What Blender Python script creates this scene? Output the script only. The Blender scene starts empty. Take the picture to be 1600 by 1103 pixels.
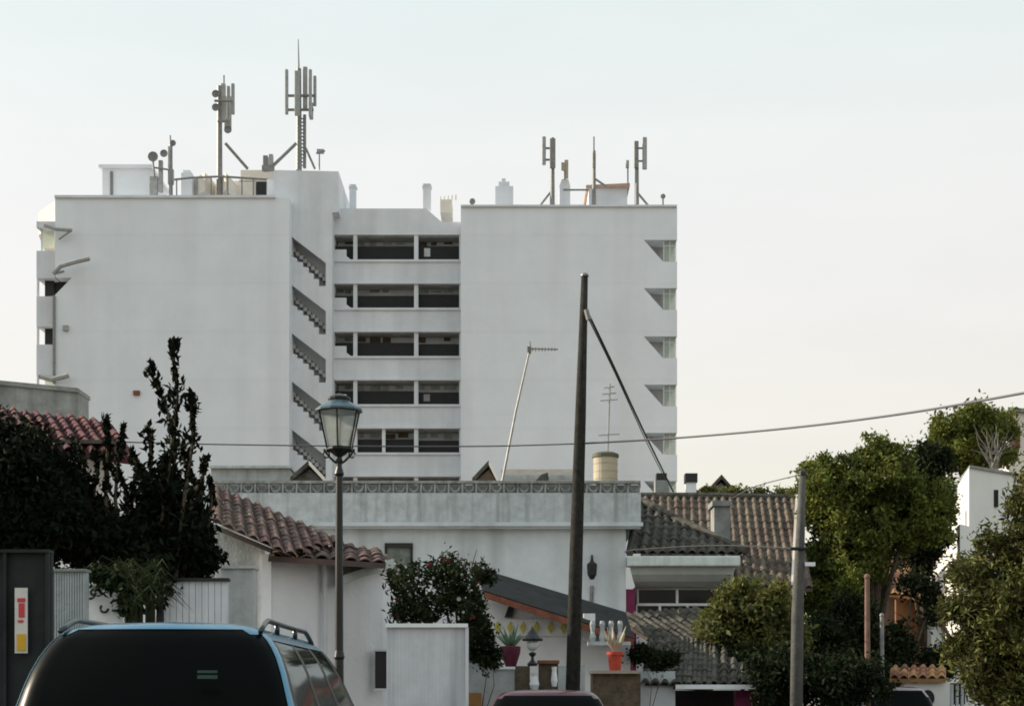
import bpy, math, random
import numpy as np
from mathutils import Vector
random.seed(7)
rng = np.random.default_rng(7)
PI = math.pi
sc = bpy.context.scene
COL = sc.collection
F = 2444.0; HOR = 1085.0; CAMZ = 1.35

def X(px, Y): return (px - 800.0) * Y / F
def Z(py, Y): return CAMZ + (HOR - py) * Y / F
def at(px, py, Y): return Vector((X(px, Y), Y, Z(py, Y)))

# ------------------------------------------------------------------ materials
MATS = {}
def mat(name, col, rough=0.8, var=0.12, scale=3.0, bump=0.0, bscale=20.0, metal=0.0, col2=None, streak=0.0,
        streak_col=(0.12, 0.12, 0.11), trans=0.0, island=0.0, spec=0.4, coat=0.0, tmix=0.0, slab=0.0):
    if name in MATS: return MATS[name]
    m = bpy.data.materials.new(name); m.use_nodes = True
    nt = m.node_tree; N = nt.nodes; L = nt.links
    b = N['Principled BSDF']; out = N['Material Output']
    b.inputs['Roughness'].default_value = rough
    b.inputs['Metallic'].default_value = metal
    b.inputs['Specular IOR Level'].default_value = spec
    b.inputs['Coat Weight'].default_value = coat
    b.inputs['Coat Roughness'].default_value = 0.04
    b.inputs['Transmission Weight'].default_value = trans
    tc = N.new('ShaderNodeTexCoord')
    nz = N.new('ShaderNodeTexNoise'); nz.inputs['Scale'].default_value = scale; nz.inputs['Detail'].default_value = 6
    nz.inputs['Roughness'].default_value = 0.65
    L.new(tc.outputs['Object'], nz.inputs['Vector'])
    mx = N.new('ShaderNodeMix'); mx.data_type = 'RGBA'
    rmp = N.new('ShaderNodeMapRange'); rmp.inputs[1].default_value = 0.3; rmp.inputs[2].default_value = 0.7
    L.new(nz.outputs['Fac'], rmp.inputs[0]); L.new(rmp.outputs[0], mx.inputs[0])
    c2 = col2 if col2 else tuple(max(0, c * (1 - var * 2)) for c in col)
    c1 = col if col2 else tuple(min(1, c * (1 + var * 0.6)) for c in col)
    mx.inputs[6].default_value = (*c1, 1); mx.inputs[7].default_value = (*c2, 1)
    cur = mx.outputs[2]
    if streak > 0:
        mp = N.new('ShaderNodeMapping'); mp.inputs['Scale'].default_value = (1.6, 1.6, 0.10)
        L.new(tc.outputs['Object'], mp.inputs['Vector'])
        n2 = N.new('ShaderNodeTexNoise'); n2.inputs['Scale'].default_value = scale * 0.9; n2.inputs['Detail'].default_value = 8
        L.new(mp.outputs[0], n2.inputs['Vector'])
        r2 = N.new('ShaderNodeMapRange'); r2.inputs[1].default_value = 0.48; r2.inputs[2].default_value = 0.72
        r2.inputs[4].default_value = streak
        L.new(n2.outputs['Fac'], r2.inputs[0])
        m2 = N.new('ShaderNodeMix'); m2.data_type = 'RGBA'
        L.new(r2.outputs[0], m2.inputs[0]); L.new(cur, m2.inputs[6]); m2.inputs[7].default_value = (*streak_col, 1)
        cur = m2.outputs[2]
    if slab > 0:          # faint dirt lines where the floor slabs meet the wall
        sp = N.new('ShaderNodeSeparateXYZ'); L.new(tc.outputs['Object'], sp.inputs[0])
        dv = N.new('ShaderNodeMath'); dv.operation = 'DIVIDE'; dv.inputs[1].default_value = 3.02; L.new(sp.outputs['Z'], dv.inputs[0])
        fr = N.new('ShaderNodeMath'); fr.operation = 'FRACT'; L.new(dv.outputs[0], fr.inputs[0])
        gt = N.new('ShaderNodeMapRange'); gt.inputs[1].default_value = .90; gt.inputs[2].default_value = 1.0; gt.inputs[4].default_value = slab*6
        L.new(fr.outputs[0], gt.inputs[0])
        ml = N.new('ShaderNodeMath'); ml.operation = 'MULTIPLY'; L.new(gt.outputs[0], ml.inputs[0]); L.new(nz.outputs['Fac'], ml.inputs[1])
        m3 = N.new('ShaderNodeMix'); m3.data_type = 'RGBA'; L.new(ml.outputs[0], m3.inputs[0]); L.new(cur, m3.inputs[6]); m3.inputs[7].default_value = (.45, .45, .45, 1)
        cur = m3.outputs[2]
    if island > 0:
        gi = N.new('ShaderNodeNewGeometry')
        hsv = N.new('ShaderNodeHueSaturation')
        mr = N.new('ShaderNodeMapRange'); mr.inputs[3].default_value = 1 - island; mr.inputs[4].default_value = 1 + island
        L.new(gi.outputs['Random Per Island'], mr.inputs[0]); L.new(mr.outputs[0], hsv.inputs['Value'])
        mh = N.new('ShaderNodeMapRange'); mh.inputs[3].default_value = 0.47; mh.inputs[4].default_value = 0.53
        L.new(gi.outputs['Random Per Island'], mh.inputs[0]); L.new(mh.outputs[0], hsv.inputs['Hue'])
        L.new(cur, hsv.inputs['Color']); cur = hsv.outputs[0]
    L.new(cur, b.inputs['Base Color'])
    if bump > 0:
        bn = N.new('ShaderNodeTexNoise'); bn.inputs['Scale'].default_value = bscale; bn.inputs['Detail'].default_value = 5
        L.new(tc.outputs['Object'], bn.inputs['Vector'])
        bp = N.new('ShaderNodeBump'); bp.inputs['Strength'].default_value = bump; bp.inputs['Distance'].default_value = 0.03
        L.new(bn.outputs['Fac'], bp.inputs['Height']); L.new(bp.outputs[0], b.inputs['Normal'])
    if tmix > 0:
        tr = N.new('ShaderNodeBsdfTranslucent'); L.new(cur, tr.inputs['Color'])
        ms = N.new('ShaderNodeMixShader'); ms.inputs[0].default_value = tmix
        L.new(b.outputs[0], ms.inputs[1]); L.new(tr.outputs[0], ms.inputs[2]); L.new(ms.outputs[0], out.inputs['Surface'])
    MATS[name] = m
    return m

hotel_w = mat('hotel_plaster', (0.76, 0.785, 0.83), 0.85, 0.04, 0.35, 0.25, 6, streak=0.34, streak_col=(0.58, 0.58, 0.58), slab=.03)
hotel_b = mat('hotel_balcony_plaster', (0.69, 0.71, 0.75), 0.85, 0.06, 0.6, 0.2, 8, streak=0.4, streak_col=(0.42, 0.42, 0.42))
hotel_dk = mat('hotel_shaded_interior', (0.50, 0.50, 0.49), 0.9, 0.2, 1.2)  # greyer copy of the plaster, interior shade put into the colour
sun_w = mat('sunlit_cream_render', (0.76, 0.70, 0.62), 0.85, 0.06, 1.0)  # warm sunlit tone put into the colour; also serves the beige block
old_w = mat('weathered_lime_wall', (0.63, 0.675, 0.70), 0.9, 0.08, 1.2, 0.4, 12, streak=0.5, streak_col=(0.32, 0.34, 0.33))
old_p = mat('weathered_parapet', (0.54, 0.575, 0.59), 0.95, 0.15, 3.5, 0.6, 25, streak=0.7, streak_col=(0.22, 0.23, 0.22))
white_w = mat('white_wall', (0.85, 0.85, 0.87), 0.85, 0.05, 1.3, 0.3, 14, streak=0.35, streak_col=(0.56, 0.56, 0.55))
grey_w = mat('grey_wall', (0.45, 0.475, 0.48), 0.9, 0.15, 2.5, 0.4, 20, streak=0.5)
conc = mat('concrete', (0.30, 0.31, 0.30), 0.9, 0.2, 2.0, 0.5, 20, streak=0.6)
tile_dk = mat('tile_dark', (0.135, 0.125, 0.11), 0.95, 0.35, 5.0, 0.3, 30, col2=(0.035, 0.034, 0.028), island=0.2, spec=.1)
tile_br = mat('tile_brown', (0.20, 0.165, 0.135), 0.95, 0.3, 5.0, 0.3, 30, col2=(0.08, 0.062, 0.05), island=0.18, spec=.1)
tile_rd = mat('tile_red', (0.165, 0.10, 0.09), 0.95, 0.3, 2.0, 0.3, 30, col2=(0.105, 0.092, 0.083), island=0.12, spec=.1)
tile_crim = mat('tile_crimson', (0.10, 0.026, 0.03), 0.9, 0.3, 2.0, 0.3, 30, island=0.3)
terra = mat('terracotta', (0.24, 0.085, 0.05), 0.85, 0.25, 5.0, 0.2)
slate = mat('dark_sheet_roof', (0.022, 0.025, 0.027), 0.9, 0.3, 3.0, 0.3, spec=.1)
black_m = mat('black_paint', (0.012, 0.014, 0.014), 0.45, 0.1, 8)
lampblue = mat('lamp_roof_paint', (0.07, 0.12, 0.15), 0.35, 0.15, 8)
frost = mat('frosted_lantern_glass', (0.50, 0.55, 0.53), 0.35, 0.1, 6, tmix=0.6)
wood_d = mat('creosoted_wood', (0.034, 0.033, 0.029), 0.9, 0.3, 10, 0.6, 40, streak=0.3, streak_col=(0.06, 0.055, 0.045), spec=.2)
conc_pole = mat('concrete_pole', (0.11, 0.108, 0.10), 0.9, 0.2, 6, 0.4, 30, streak=0.6, streak_col=(0.045, 0.045, 0.045))
cable_m = mat('cable_rubber', (0.03, 0.03, 0.03), 0.6, 0.1, 5)
cable_g = mat('cable_grey', (0.10, 0.10, 0.11), 0.6, 0.1, 5)
galv = mat('galvanised_steel', (0.25, 0.25, 0.24), 0.55, 0.2, 6, metal=0.3)
panel_g = mat('antenna_radome', (0.36, 0.365, 0.36), 0.55, 0.15, 4)
rust = mat('brown_pole', (0.22, 0.13, 0.10), 0.85, 0.2, 6)
glass_d = mat('dark_window_glass', (0.008, 0.009, 0.010), 0.12, 0.2, 2, spec=0.2)
louvre = mat('dark_louvre', (0.014, 0.016, 0.017), 0.6, 0.3, 6)
glass_g = mat('green_balcony_glass', (0.62, 0.68, 0.58), 0.3, 0.05, 2, tmix=0.6)
frame_w = mat('white_window_frame', (0.85, 0.87, 0.88), 0.5, 0.05, 5)
gutter_w = mat('white_gutter', (0.66, 0.72, 0.70), 0.6, 0.1, 5, streak=0.3, streak_col=(0.35, 0.37, 0.36))
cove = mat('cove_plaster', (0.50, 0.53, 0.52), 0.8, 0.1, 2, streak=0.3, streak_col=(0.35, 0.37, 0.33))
magenta = mat('magenta_wall', (0.26, 0.035, 0.11), 0.8, 0.2, 4)
gate_m = mat('dark_metal_gate', (0.032, 0.036, 0.036), 0.7, 0.25, 2, streak=0.4, streak_col=(0.06, 0.06, 0.06), spec=.15)
sheet = mat('grey_painted_sheet', (0.70, 0.72, 0.75), 0.6, 0.08, 3, streak=0.7, streak_col=(0.38, 0.39, 0.41))
stone = mat('brown_stone', (0.17, 0.115, 0.075), 0.9, 0.4, 6, 0.8, 15, col2=(0.06, 0.055, 0.04))
red_pot = mat('red_pot', (0.50, 0.06, 0.035), 0.75, 0.2, 8)
pink = mat('pink_flower', (0.22, 0.02, 0.04), 0.7, 0.2, 5, island=0.4, tmix=0.3)
whitefl = mat('white_flower', (0.42, 0.42, 0.38), 0.7, 0.1, 5, island=0.2, tmix=0.3)
yellow = mat('yellow_tile', (0.60, 0.52, 0.10), 0.5, 0.1, 8)
signw = mat('sticker_white', (0.62, 0.60, 0.55), 0.4, 0.08, 8)
signr = mat('sticker_red', (0.55, 0.04, 0.06), 0.4, 0.1, 8)
signy = mat('sticker_yellow', (0.62, 0.36, 0.02), 0.4, 0.1, 8)
earth = mat('rusty_earth', (0.24, 0.10, 0.045), 0.95, 0.3, 1.5, 0.6, 10, col2=(0.20, 0.11, 0.06))
asphalt = mat('asphalt', (0.05, 0.05, 0.052), 0.9, 0.25, 3, 0.5, 60)
pave = mat('pavement_slabs', (0.24, 0.235, 0.225), 0.9, 0.2, 2, 0.4, 40)
ground_m = mat('dry_ground', (0.13, 0.115, 0.085), 0.95, 0.3, 0.3, 0.5, 5)
kerb_m = mat('kerb_stone', (0.28, 0.28, 0.27), 0.9, 0.15, 4, 0.3)
paintw = mat('road_paint', (0.7, 0.7, 0.68), 0.7, 0.1, 10)
carblue = mat('van_blue_paint', (0.03, 0.19, 0.31), 0.26, 0.03, 1, metal=0.85, coat=.12)
carred = mat('car_red_paint', (0.045, 0.002, 0.011), 0.35, 0.03, 1, metal=0.0, coat=.5, spec=.2)
cardark = mat('car_dark_paint', (0.05, 0.012, 0.022), 0.3, 0.03, 1, metal=0.2, coat=1.0)
carglass = mat('van_tinted_glass', (0.003, 0.0035, 0.0035), 0.30, 0.0, 1, spec=0.04)
sideglass = mat('van_side_glass', (0.03, 0.045, 0.035), 0.06, 0.0, 1, spec=1.0, coat=1.0)
rubber = mat('tyre_rubber', (0.02, 0.02, 0.02), 0.8, 0.1, 10)
railm = mat('roof_rail_metal', (0.05, 0.06, 0.065), 0.3, 0.05, 10, metal=0.6)
rim_m = mat('wheel_rim', (0.4, 0.4, 0.42), 0.35, 0.05, 10, metal=0.8)
taillamp = mat('red_lens', (0.35, 0.01, 0.01), 0.2, 0.05, 10)
bark = mat('bark', (0.10, 0.075, 0.05), 0.95, 0.3, 12, 0.8, 30)
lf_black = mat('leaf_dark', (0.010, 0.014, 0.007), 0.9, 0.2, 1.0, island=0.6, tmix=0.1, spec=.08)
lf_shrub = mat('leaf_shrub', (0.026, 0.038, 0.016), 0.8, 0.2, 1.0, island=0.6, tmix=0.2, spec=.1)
lf_tree = mat('leaf_green', (0.21, 0.23, 0.045), 0.75, 0.2, 0.7, col2=(0.034, 0.047, 0.018), island=0.5, tmix=0.25, spec=.1)  # sunlit highlights and dark depths put in as two leaf tones
lf_yel = mat('leaf_yellow', (0.21, 0.205, 0.045), 0.8, 0.2, 1.1, col2=(0.028, 0.038, 0.014), island=0.5, tmix=0.3)  # light tone carries sun highlights, dark tone the shade between leaves
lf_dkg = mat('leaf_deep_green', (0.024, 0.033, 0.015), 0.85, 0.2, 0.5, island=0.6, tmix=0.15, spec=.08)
lf_oliv = mat('leaf_olive', (0.18, 0.175, 0.05), 0.75, 0.2, 1.3, col2=(0.024, 0.032, 0.014), island=0.6, tmix=0.2, spec=.1)  # lit yellow spots and dark gaps painted as two leaf tones
agave = mat('agave_leaf', (0.12, 0.20, 0.13), 0.6, 0.2, 6)
cream_pl = mat('cream_planter_plant', (0.45, 0.40, 0.30), 0.7, 0.15, 6)

def see_through(m, k):
    nt = m.node_tree; out = nt.nodes['Material Output']; src = out.inputs['Surface'].links[0].from_socket
    tr = nt.nodes.new('ShaderNodeBsdfTransparent'); ms = nt.nodes.new('ShaderNodeMixShader'); ms.inputs[0].default_value = k
    nt.links.new(src, ms.inputs[1]); nt.links.new(tr.outputs[0], ms.inputs[2]); nt.links.new(ms.outputs[0], out.inputs['Surface'])
see_through(frost, .4); see_through(glass_g, .35)
# ------------------------------------------------------------------ object helpers
ORG = {}
def thing(name, label, cat, loc, group=None, kind=None):
    o = bpy.data.objects.new(name, None); COL.objects.link(o)
    o.location = loc; o['label'] = label; o['category'] = cat
    o.empty_display_size = 0.3
    if group: o['group'] = group
    ORG[o.name] = Vector(loc)
    return o

class MB:
    def __init__(s): s.v = []; s.f = []
    def add(s, vs, fs):
        b = len(s.v); s.v += [tuple(v) for v in vs]; s.f += [tuple(i + b for i in f) for f in fs]; return s
    def box(s, x0, x1, y0, y1, z0, z1):
        if x0 > x1: x0, x1 = x1, x0
        if z0 > z1: z0, z1 = z1, z0
        if y0 > y1: y0, y1 = y1, y0
        return s.add([(x0,y0,z0),(x1,y0,z0),(x1,y1,z0),(x0,y1,z0),(x0,y0,z1),(x1,y0,z1),(x1,y1,z1),(x0,y1,z1)],
              [(0,3,2,1),(4,5,6,7),(0,1,5,4),(1,2,6,5),(2,3,7,6),(3,0,4,7)])
    def pb(s, p0, q0, p1, q1, Y, d):              # a box whose front stands at Y
        return s.box(X(p0,Y), X(p1,Y), Y, Y+d, Z(q0,Y), Z(q1,Y))
    def col(s, p0, p1, q, Y, d):                  # from the ground up
        return s.box(X(p0,Y), X(p1,Y), Y, Y+d, -0.3, Z(q,Y))
    def prism(s, poly, y0, y1):                   # poly of (x,z)
        n = len(poly)
        vs = [(p[0], y0, p[1]) for p in poly] + [(p[0], y1, p[1]) for p in poly]
        fs = [tuple(range(n)), tuple(range(2*n-1, n-1, -1))]
        for i in range(n):
            j = (i+1) % n; fs.append((i, i+n, j+n, j))
        return s.add(vs, fs)
    def pprism(s, pts, Y, d):                     # pts of pixels
        return s.prism([(X(a, Y), Z(b, Y)) for a, b in pts], Y, Y+d)
    def plan(s, poly, z0, z1):                    # plan polygon (x,y)
        n = len(poly)
        vs = [(p[0], p[1], z0) for p in poly] + [(p[0], p[1], z1) for p in poly]
        fs = [tuple(range(n-1, -1, -1)), tuple(range(n, 2*n))]
        for i in range(n):
            j = (i+1) % n; fs.append((i, j, j+n, i+n))
        return s.add(vs, fs)
    def hexa(s, b4, t4):                          # slab from two quads
        return s.add(list(b4)+list(t4), [(0,3,2,1),(4,5,6,7),(0,1,5,4),(1,2,6,5),(2,3,7,6),(3,0,4,7)])
    def tube(s, pts, rad, n=8, cap=True):
        pts = [Vector(p) for p in pts]
        if not isinstance(rad, (list, tuple)): rad = [rad]*len(pts)
        rings = []
        up = Vector((0.13, 0.31, 0.94))
        for i, p in enumerate(pts):
            d = (pts[min(i+1, len(pts)-1)] - pts[max(i-1, 0)]).normalized()
            a = d.cross(up)
            if a.length < 0.05: a = d.cross(Vector((1, 0, 0)))
            a.normalize(); b = d.cross(a)
            rings.append([p + (a*math.cos(2*PI*k/n) + b*math.sin(2*PI*k/n))*rad[i] for k in range(n)])
        vs = [v for r in rings for v in r]; fs = []
        for i in range(len(pts)-1):
            for k in range(n):
                j = (k+1) % n; fs.append((i*n+k, i*n+j, (i+1)*n+j, (i+1)*n+k))
        if cap: fs.append(tuple(range(n-1, -1, -1))); fs.append(tuple(range((len(pts)-1)*n, len(pts)*n)))
        return s.add(vs, fs)
    def lathe(s, c, prof, n=20, sq=False):        # prof of (r,z)
        vs = []; fs = []
        for r, z in prof:
            for k in range(n):
                a = 2*PI*(k+0.5)/n
                vs.append((c[0]+r*math.cos(a), c[1]+r*math.sin(a), c[2]+z))
        m = len(prof)
        for i in range(m-1):
            for k in range(n):
                j = (k+1) % n; fs.append((i*n+k, i*n+j, (i+1)*n+j, (i+1)*n+k))
        fs.append(tuple(range(n-1, -1, -1))); fs.append(tuple(range((m-1)*n, m*n)))
        return s.add(vs, fs)
    def ball(s, c, r, n=12, sz=1.0):
        pr = [(max(0.001, r*math.sin(PI*i/8)), -r*sz*math.cos(PI*i/8)) for i in range(9)]
        return s.lathe(c, pr, n)
    def build(s, name, m, parent=None, smooth=False, label=None, bevel=0):
        me = bpy.data.meshes.new(name)
        o0 = Vector((0, 0, 0))
        if parent is not None:
            o0 = ORG[parent.name]
        me.from_pydata([(v[0]-o0[0], v[1]-o0[1], v[2]-o0[2]) for v in s.v], [], s.f)
        me.update(); me.materials.append(m)
        if smooth: me.shade_smooth()
        o = bpy.data.objects.new(name, me); COL.objects.link(o)
        if parent is not None: o.parent = parent
        ORG[o.name] = o0
        if label: o['label'] = label
        if bevel:
            md = o.modifiers.new('bevel', 'BEVEL'); md.width = bevel; md.segments = 2; md.limit_method = 'ANGLE'
        return o

def tag(o, label, cat, group=None, kind=None):
    o['label'] = label; o['category'] = cat
    if group: o['group'] = group
    if kind: o['kind'] = kind
    return o
def struct(name, mb, m):
    o = mb.build(name, m); o['kind'] = 'structure'; return o

def tile_roof(O, U, V, pitch=0.2, row=0.4, keep=None, amp=0.085, mb=None, sub=6):
    """barrel tiles: O top corner, U along the ridge, V down the slope"""
    mb = mb or MB()
    O = Vector(O); U = Vector(U); V = Vector(V)
    nrm = U.cross(V).normalized()
    if nrm.z < 0: nrm = -nrm
    nu = max(2, int(U.length/pitch)); nv = max(2, int(V.length/row))
    for i in range(nu):
        for j in range(nv):
            if keep and not keep((i+0.5)/nu, (j+0.5)/nv): continue
            vs = []
            jit = random.uniform(-0.012, 0.012)
            lift0 = 0.0 + jit; lift1 = 0.016 + jit
            ov = 0.08/row
            for (vv, lf, nar) in ((j-ov, lift0, 0.82), (j+1, lift1, 1.0)):
                vv = max(0, vv)
                for k in range(sub+1):
                    t = k/sub
                    uu = i+0.5+(t-0.5)*0.92*nar
                    h = amp*math.sin(PI*t)
                    vs.append(O + U*(uu/nu) + V*(vv/nv) + nrm*(h+lf))
            fs = [(k, k+1, k+sub+2, k+sub+1) for k in range(sub)]
            # end lip
            base = len(vs)
            for k in range(sub+1):
                vs.append(vs[sub+1+k] - nrm*0.02)
            fs += [(sub+1+k, sub+2+k, base+k+1, base+k) for k in range(sub)]
            mb.add(vs, fs)
    # base sheet (channel tiles)
    if keep is None:
        a = O - nrm*0.01; vs = [a, a+U, a+U+V, a+V]
        vs += [v - nrm*0.08 for v in vs]
        mb.hexa(vs[4:], vs[:4])
    else:
        for i in range(nu*2):
            for j in range(nv):
                if keep((i+0.5)/(nu*2), (j+0.5)/nv):
                    a = O - nrm*0.01 + U*(i/(nu*2)) + V*(j/nv)
                    du = U/(nu*2); dv = V/nv
                    mb.add([a, a+du, a+du+dv, a+dv], [(0, 1, 2, 3)])
    return mb

# ------------------------------------------------------------------ foliage
def leaf_mesh(name, C, size, m, parent, flat=0.0, aspect=0.5, dirs=None, label=None):
    C = np.asarray(C); n = len(C)
    o0 = np.array(ORG[parent.name]) if parent is not None else np.zeros(3)
    d = rng.normal(size=(n, 3))
    if dirs is not None: d = d*0.55 + dirs
    d[:, 2] *= (1-flat)
    d /= np.linalg.norm(d, axis=1)[:, None] + 1e-9
    e = rng.normal(size=(n, 3)); s = np.cross(d, e); s /= np.linalg.norm(s, axis=1)[:, None] + 1e-9
    nn = np.cross(d, s)
    L = size*rng.uniform(0.6, 1.35, n)[:, None]; W = L*aspect
    C = C - o0
    p0 = C - d*L*0.5; p1 = C + s*W*0.5 + nn*L*0.08; p2 = C + d*L*0.5 - nn*L*0.1; p3 = C - s*W*0.5 + nn*L*0.08
    V = np.stack([p0, p1, p2, p3], axis=1).reshape(-1, 3)
    me = bpy.data.meshes.new(name)
    me.vertices.add(4*n); me.vertices.foreach_set('co', V.ravel().astype(np.float32))
    me.loops.add(4*n); me.loops.foreach_set('vertex_index', np.arange(4*n, dtype=np.int32))
    me.polygons.add(n); me.polygons.foreach_set('loop_start', np.arange(0, 4*n, 4, dtype=np.int32))
    me.polygons.foreach_set('loop_total', np.full(n, 4, dtype=np.int32))
    me.update(calc_edges=True); me.materials.append(m)
    o = bpy.data.objects.new(name, me); COL.objects.link(o)
    if parent is not None: o.parent = parent
    ORG[o.name] = Vector(o0)
    if label: o['label'] = label
    return o

def clumps(blobs, leaves, clump_r=0.35, per=60, gap=0.0):
    """blobs: (px,py,Y,rx_px,rz_px,ry_m). Leaves gathered in clumps through and mostly near the blob's outside"""
    vol = [b[3]*b[4]*(b[2]**2) for b in blobs]; tot = sum(vol)
    out = []
    for b, w in zip(blobs, vol):
        c = np.array(at(b[0], b[1], b[2])); r = np.array([b[3]*b[2]/F, b[5], b[4]*b[2]/F])
        nl = int(leaves*w/tot); nc = max(5, nl//per)
        d = rng.normal(size=(nc, 3)); d /= np.linalg.norm(d, axis=1)[:, None]
        rad = rng.uniform(0.12, 1.0, nc)**0.5*0.95
        cc = c + d*r*rad[:, None]
        cr = clump_r*rng.uniform(0.5, 1.3, nc)
        idx = rng.integers(0, nc, nl)
        off = rng.normal(size=(nl, 3))*0.5
        out.append(cc[idx] + off*cr[idx][:, None])
    return np.concatenate(out)

def limbs(root, base, tips, r0, m=bark, name='trunk'):
    mb = MB(); base = Vector(base)
    cen = sum((Vector(t) for t in tips), Vector())/len(tips)
    fork = base.lerp(cen, 0.4); fork.x = base.x*0.75+cen.x*0.25
    mb.tube([base, base.lerp(fork, 0.3)+Vector((r0*.3, 0, 0)), base.lerp(fork, 0.7)+Vector((-r0*.3, 0, 0)), fork], [r0*1.25, r0, r0*0.88, r0*0.8], 10)
    for t in tips:
        t = Vector(t); mid = fork.lerp(t, 0.5)+Vector((random.uniform(-.2, .2), random.uniform(-.2, .2), 0.15))
        mb.tube([fork, fork.lerp(mid, .5), mid, t], [r0*0.6, r0*.48, r0*0.35, r0*0.08], 7)
        for k in range(3):
            s = mid.lerp(t, random.random()*0.8)
            e = s + Vector((random.uniform(-1, 1), random.uniform(-1, 1), random.uniform(0, .8)))*r0*5
            mb.tube([s, s.lerp(e, .5)+Vector((0, 0, r0*.4)), e], [r0*.22, r0*.14, r0*.04], 5)
    return mb.build(name, m, root, smooth=True)

def ragged(blobs, k=7, lo=.22, hi=.42):
    out = []
    for b in blobs:
        out.append((b[0], b[1], b[2], b[3]*.84, b[4]*.84, b[5]*.84))
        for _ in range(k):
            a = random.uniform(-.35, PI+.35) if random.random() < .75 else random.uniform(0, 2*PI)
            f = random.uniform(lo, hi); d = random.uniform(.72, 1.02)
            out.append((b[0]+b[3]*d*math.cos(a), b[1]-b[4]*d*math.sin(a), b[2]+random.uniform(-.6, .6)*b[5], b[3]*f*random.uniform(.8, 1.3), b[4]*f, b[5]*f*1.2))
    return out
def tree(name, label, cat, basepx, Y, blobs, leaves, size, m, clump_r, r0, per=60, group=None, aspect=0.5, part='crown', crown_label=None):
    b = Vector((X(basepx, Y), Y, -0.1))
    t = thing(name, label, cat, b, group)
    limbs(t, b, [at(q[0], q[1], q[2]) for q in blobs], r0)
    leaf_mesh(part, clumps(ragged(blobs), leaves, clump_r, per), size, m, t, aspect=aspect*(.75 if m is lf_oliv else 1))
    return t

# ================================================================== SETTING
g = MB(); g.add([(-3000, -200, 0), (3000, -200, 0), (3000, 6000, 0), (-3000, 6000, 0)], [(0, 1, 2, 3)]); struct('ground', g, ground_m)
g = MB(); g.add([(-4.3, -30, .004), (3.2, -30, .004), (3.2, 34, .004), (-4.3, 34, .004)], [(0, 1, 2, 3)]); struct('road', g, asphalt)
g = MB(); g.add([(3.2, 30, .006), (60, 30, .006), (60, 36.5, .006), (-4.3, 36.5, .006), (-4.3, 34, .006), (3.2, 34, .006)], [(0, 1, 2, 3, 4, 5)]); struct('side_road', g, asphalt)
g = MB(); g.box(-5.9, -4.42, -30, 33.5, 0, .13); struct('pavement_left', g, pave)
g = MB(); g.box(-4.42, -4.3, -30, 33.5, 0, .14); struct('kerb_left', g, kerb_m)
g = MB(); g.box(3.32, 4.9, -30, 29.8, 0, .13); struct('pavement_right', g, pave)
g = MB(); g.box(3.2, 3.32, -30, 29.8, 0, .14); struct('kerb_right', g, kerb_m)
g = MB()
for k in range(9): g.add([(-.6, k*6-8, .009), (-.48, k*6-8, .009), (-.48, k*6-5, .009), (-.6, k*6-5, .009)], [(0, 1, 2, 3)])
struct('road_marking', g, paintw)

# ================================================================== HOTEL
HY = 98.0; P = 75.3
hotel = thing('hotel_building', 'tall white slab hotel with open galleries between two blank end wings', 'hotel', (X(560, HY), HY, 0))
gz = -0.3
w = MB()
w.box(X(112, HY), X(452, HY), HY, HY+14, gz, Z(309, HY))
w.pprism([(86, 309), (112, 309), (112, 434), (88, 434), (86, 430)], HY, 14)
w.pprism([(112, 434), (112, 1103), (86, 1103), (86, 461)], HY, 14)
w.build('left_wing', hotel_w, hotel)
# coping line of left wing
MB().pb(85, 305, 430, 309, HY-.15, 14.3).build('coping', hotel_b, hotel)
w = MB()
w.box(X(720, HY), X(1006, HY), HY, HY+14, gz, Z(323, HY))
tops = [375 + P*i for i in range(8)]
w.pprism([(1006, 323), (1058, 325), (1058, tops[0]), (1006, tops[0])], HY, 14)
for i, t in enumerate(tops):
    if t > 1000: break
    nx = t + P
    w.pprism([(1006, t), (1036, t+34), (1058, t+34), (1058, nx), (1006, nx)], HY, 14)
w.build('right_wing', hotel_w, hotel)
MB().pb(720, 320, 1058, 323, HY-.15, 14.3).build('coping', hotel_b, hotel)
for i, t in enumerate(tops[:6]):
    b = MB(); b.pb(1038, t+1, 1055, t+34, HY+.35, .04)
    gl = b.build('balcony_glass', glass_g, hotel)
    b = MB()
    for p in (1036.5, 1046, 1055.5): b.pb(p, t, p+1.2, t+34, HY+.2, .08)
    b.pb(1036.5, t+9, 1056.5, t+10.3, HY+.27, .06)
    b.build('frame', hotel_b, gl)
    MB().pb(1007, t, 1037, t+34, HY+1.6, .1).build('balcony_shade_wall', hotel_dk, hotel)
# left balconies
for i in range(8):
    t = 435 + P*(i-1)
    b = MB()
    if i == 0:
        b.pprism([(57, 346), (86, 346), (86, 356), (57, 356)], HY+.05, 13)
        b.pb(64, 356, 67, 392, HY+.4, .1)
    b.pb(57, t+28 if i else 392, 86, t+P, HY+.05, 13)
    if i > 0: b.pb(57.5, t, 60, t+28, HY+.1, .2)
    b.build('side_balcony', hotel_b, hotel)
    if i == 1: MB().pb(74, t, 113, t+27, HY+1.0, .1).build('balcony_shade_wall', louvre, hotel)  # dark sheet put in so the wedge opening reads as shade
    c = MB().pb(70 if i else 66, t, 84 if i else 84, t+28, HY+(.6 if i else .8), .1)
    c.build('balcony_screen', louvre if i in (1, 2) else glass_g, hotel)
# sunlit end block on the left roof corner
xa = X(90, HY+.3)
MB().plan([(xa, HY+.3), (xa, HY+8), (-31.5, HY+8), (-30.57, 100.99)], Z(346, HY)+.01, Z(309, HY)).build('roof_corner_block', sun_w, hotel)
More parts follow.
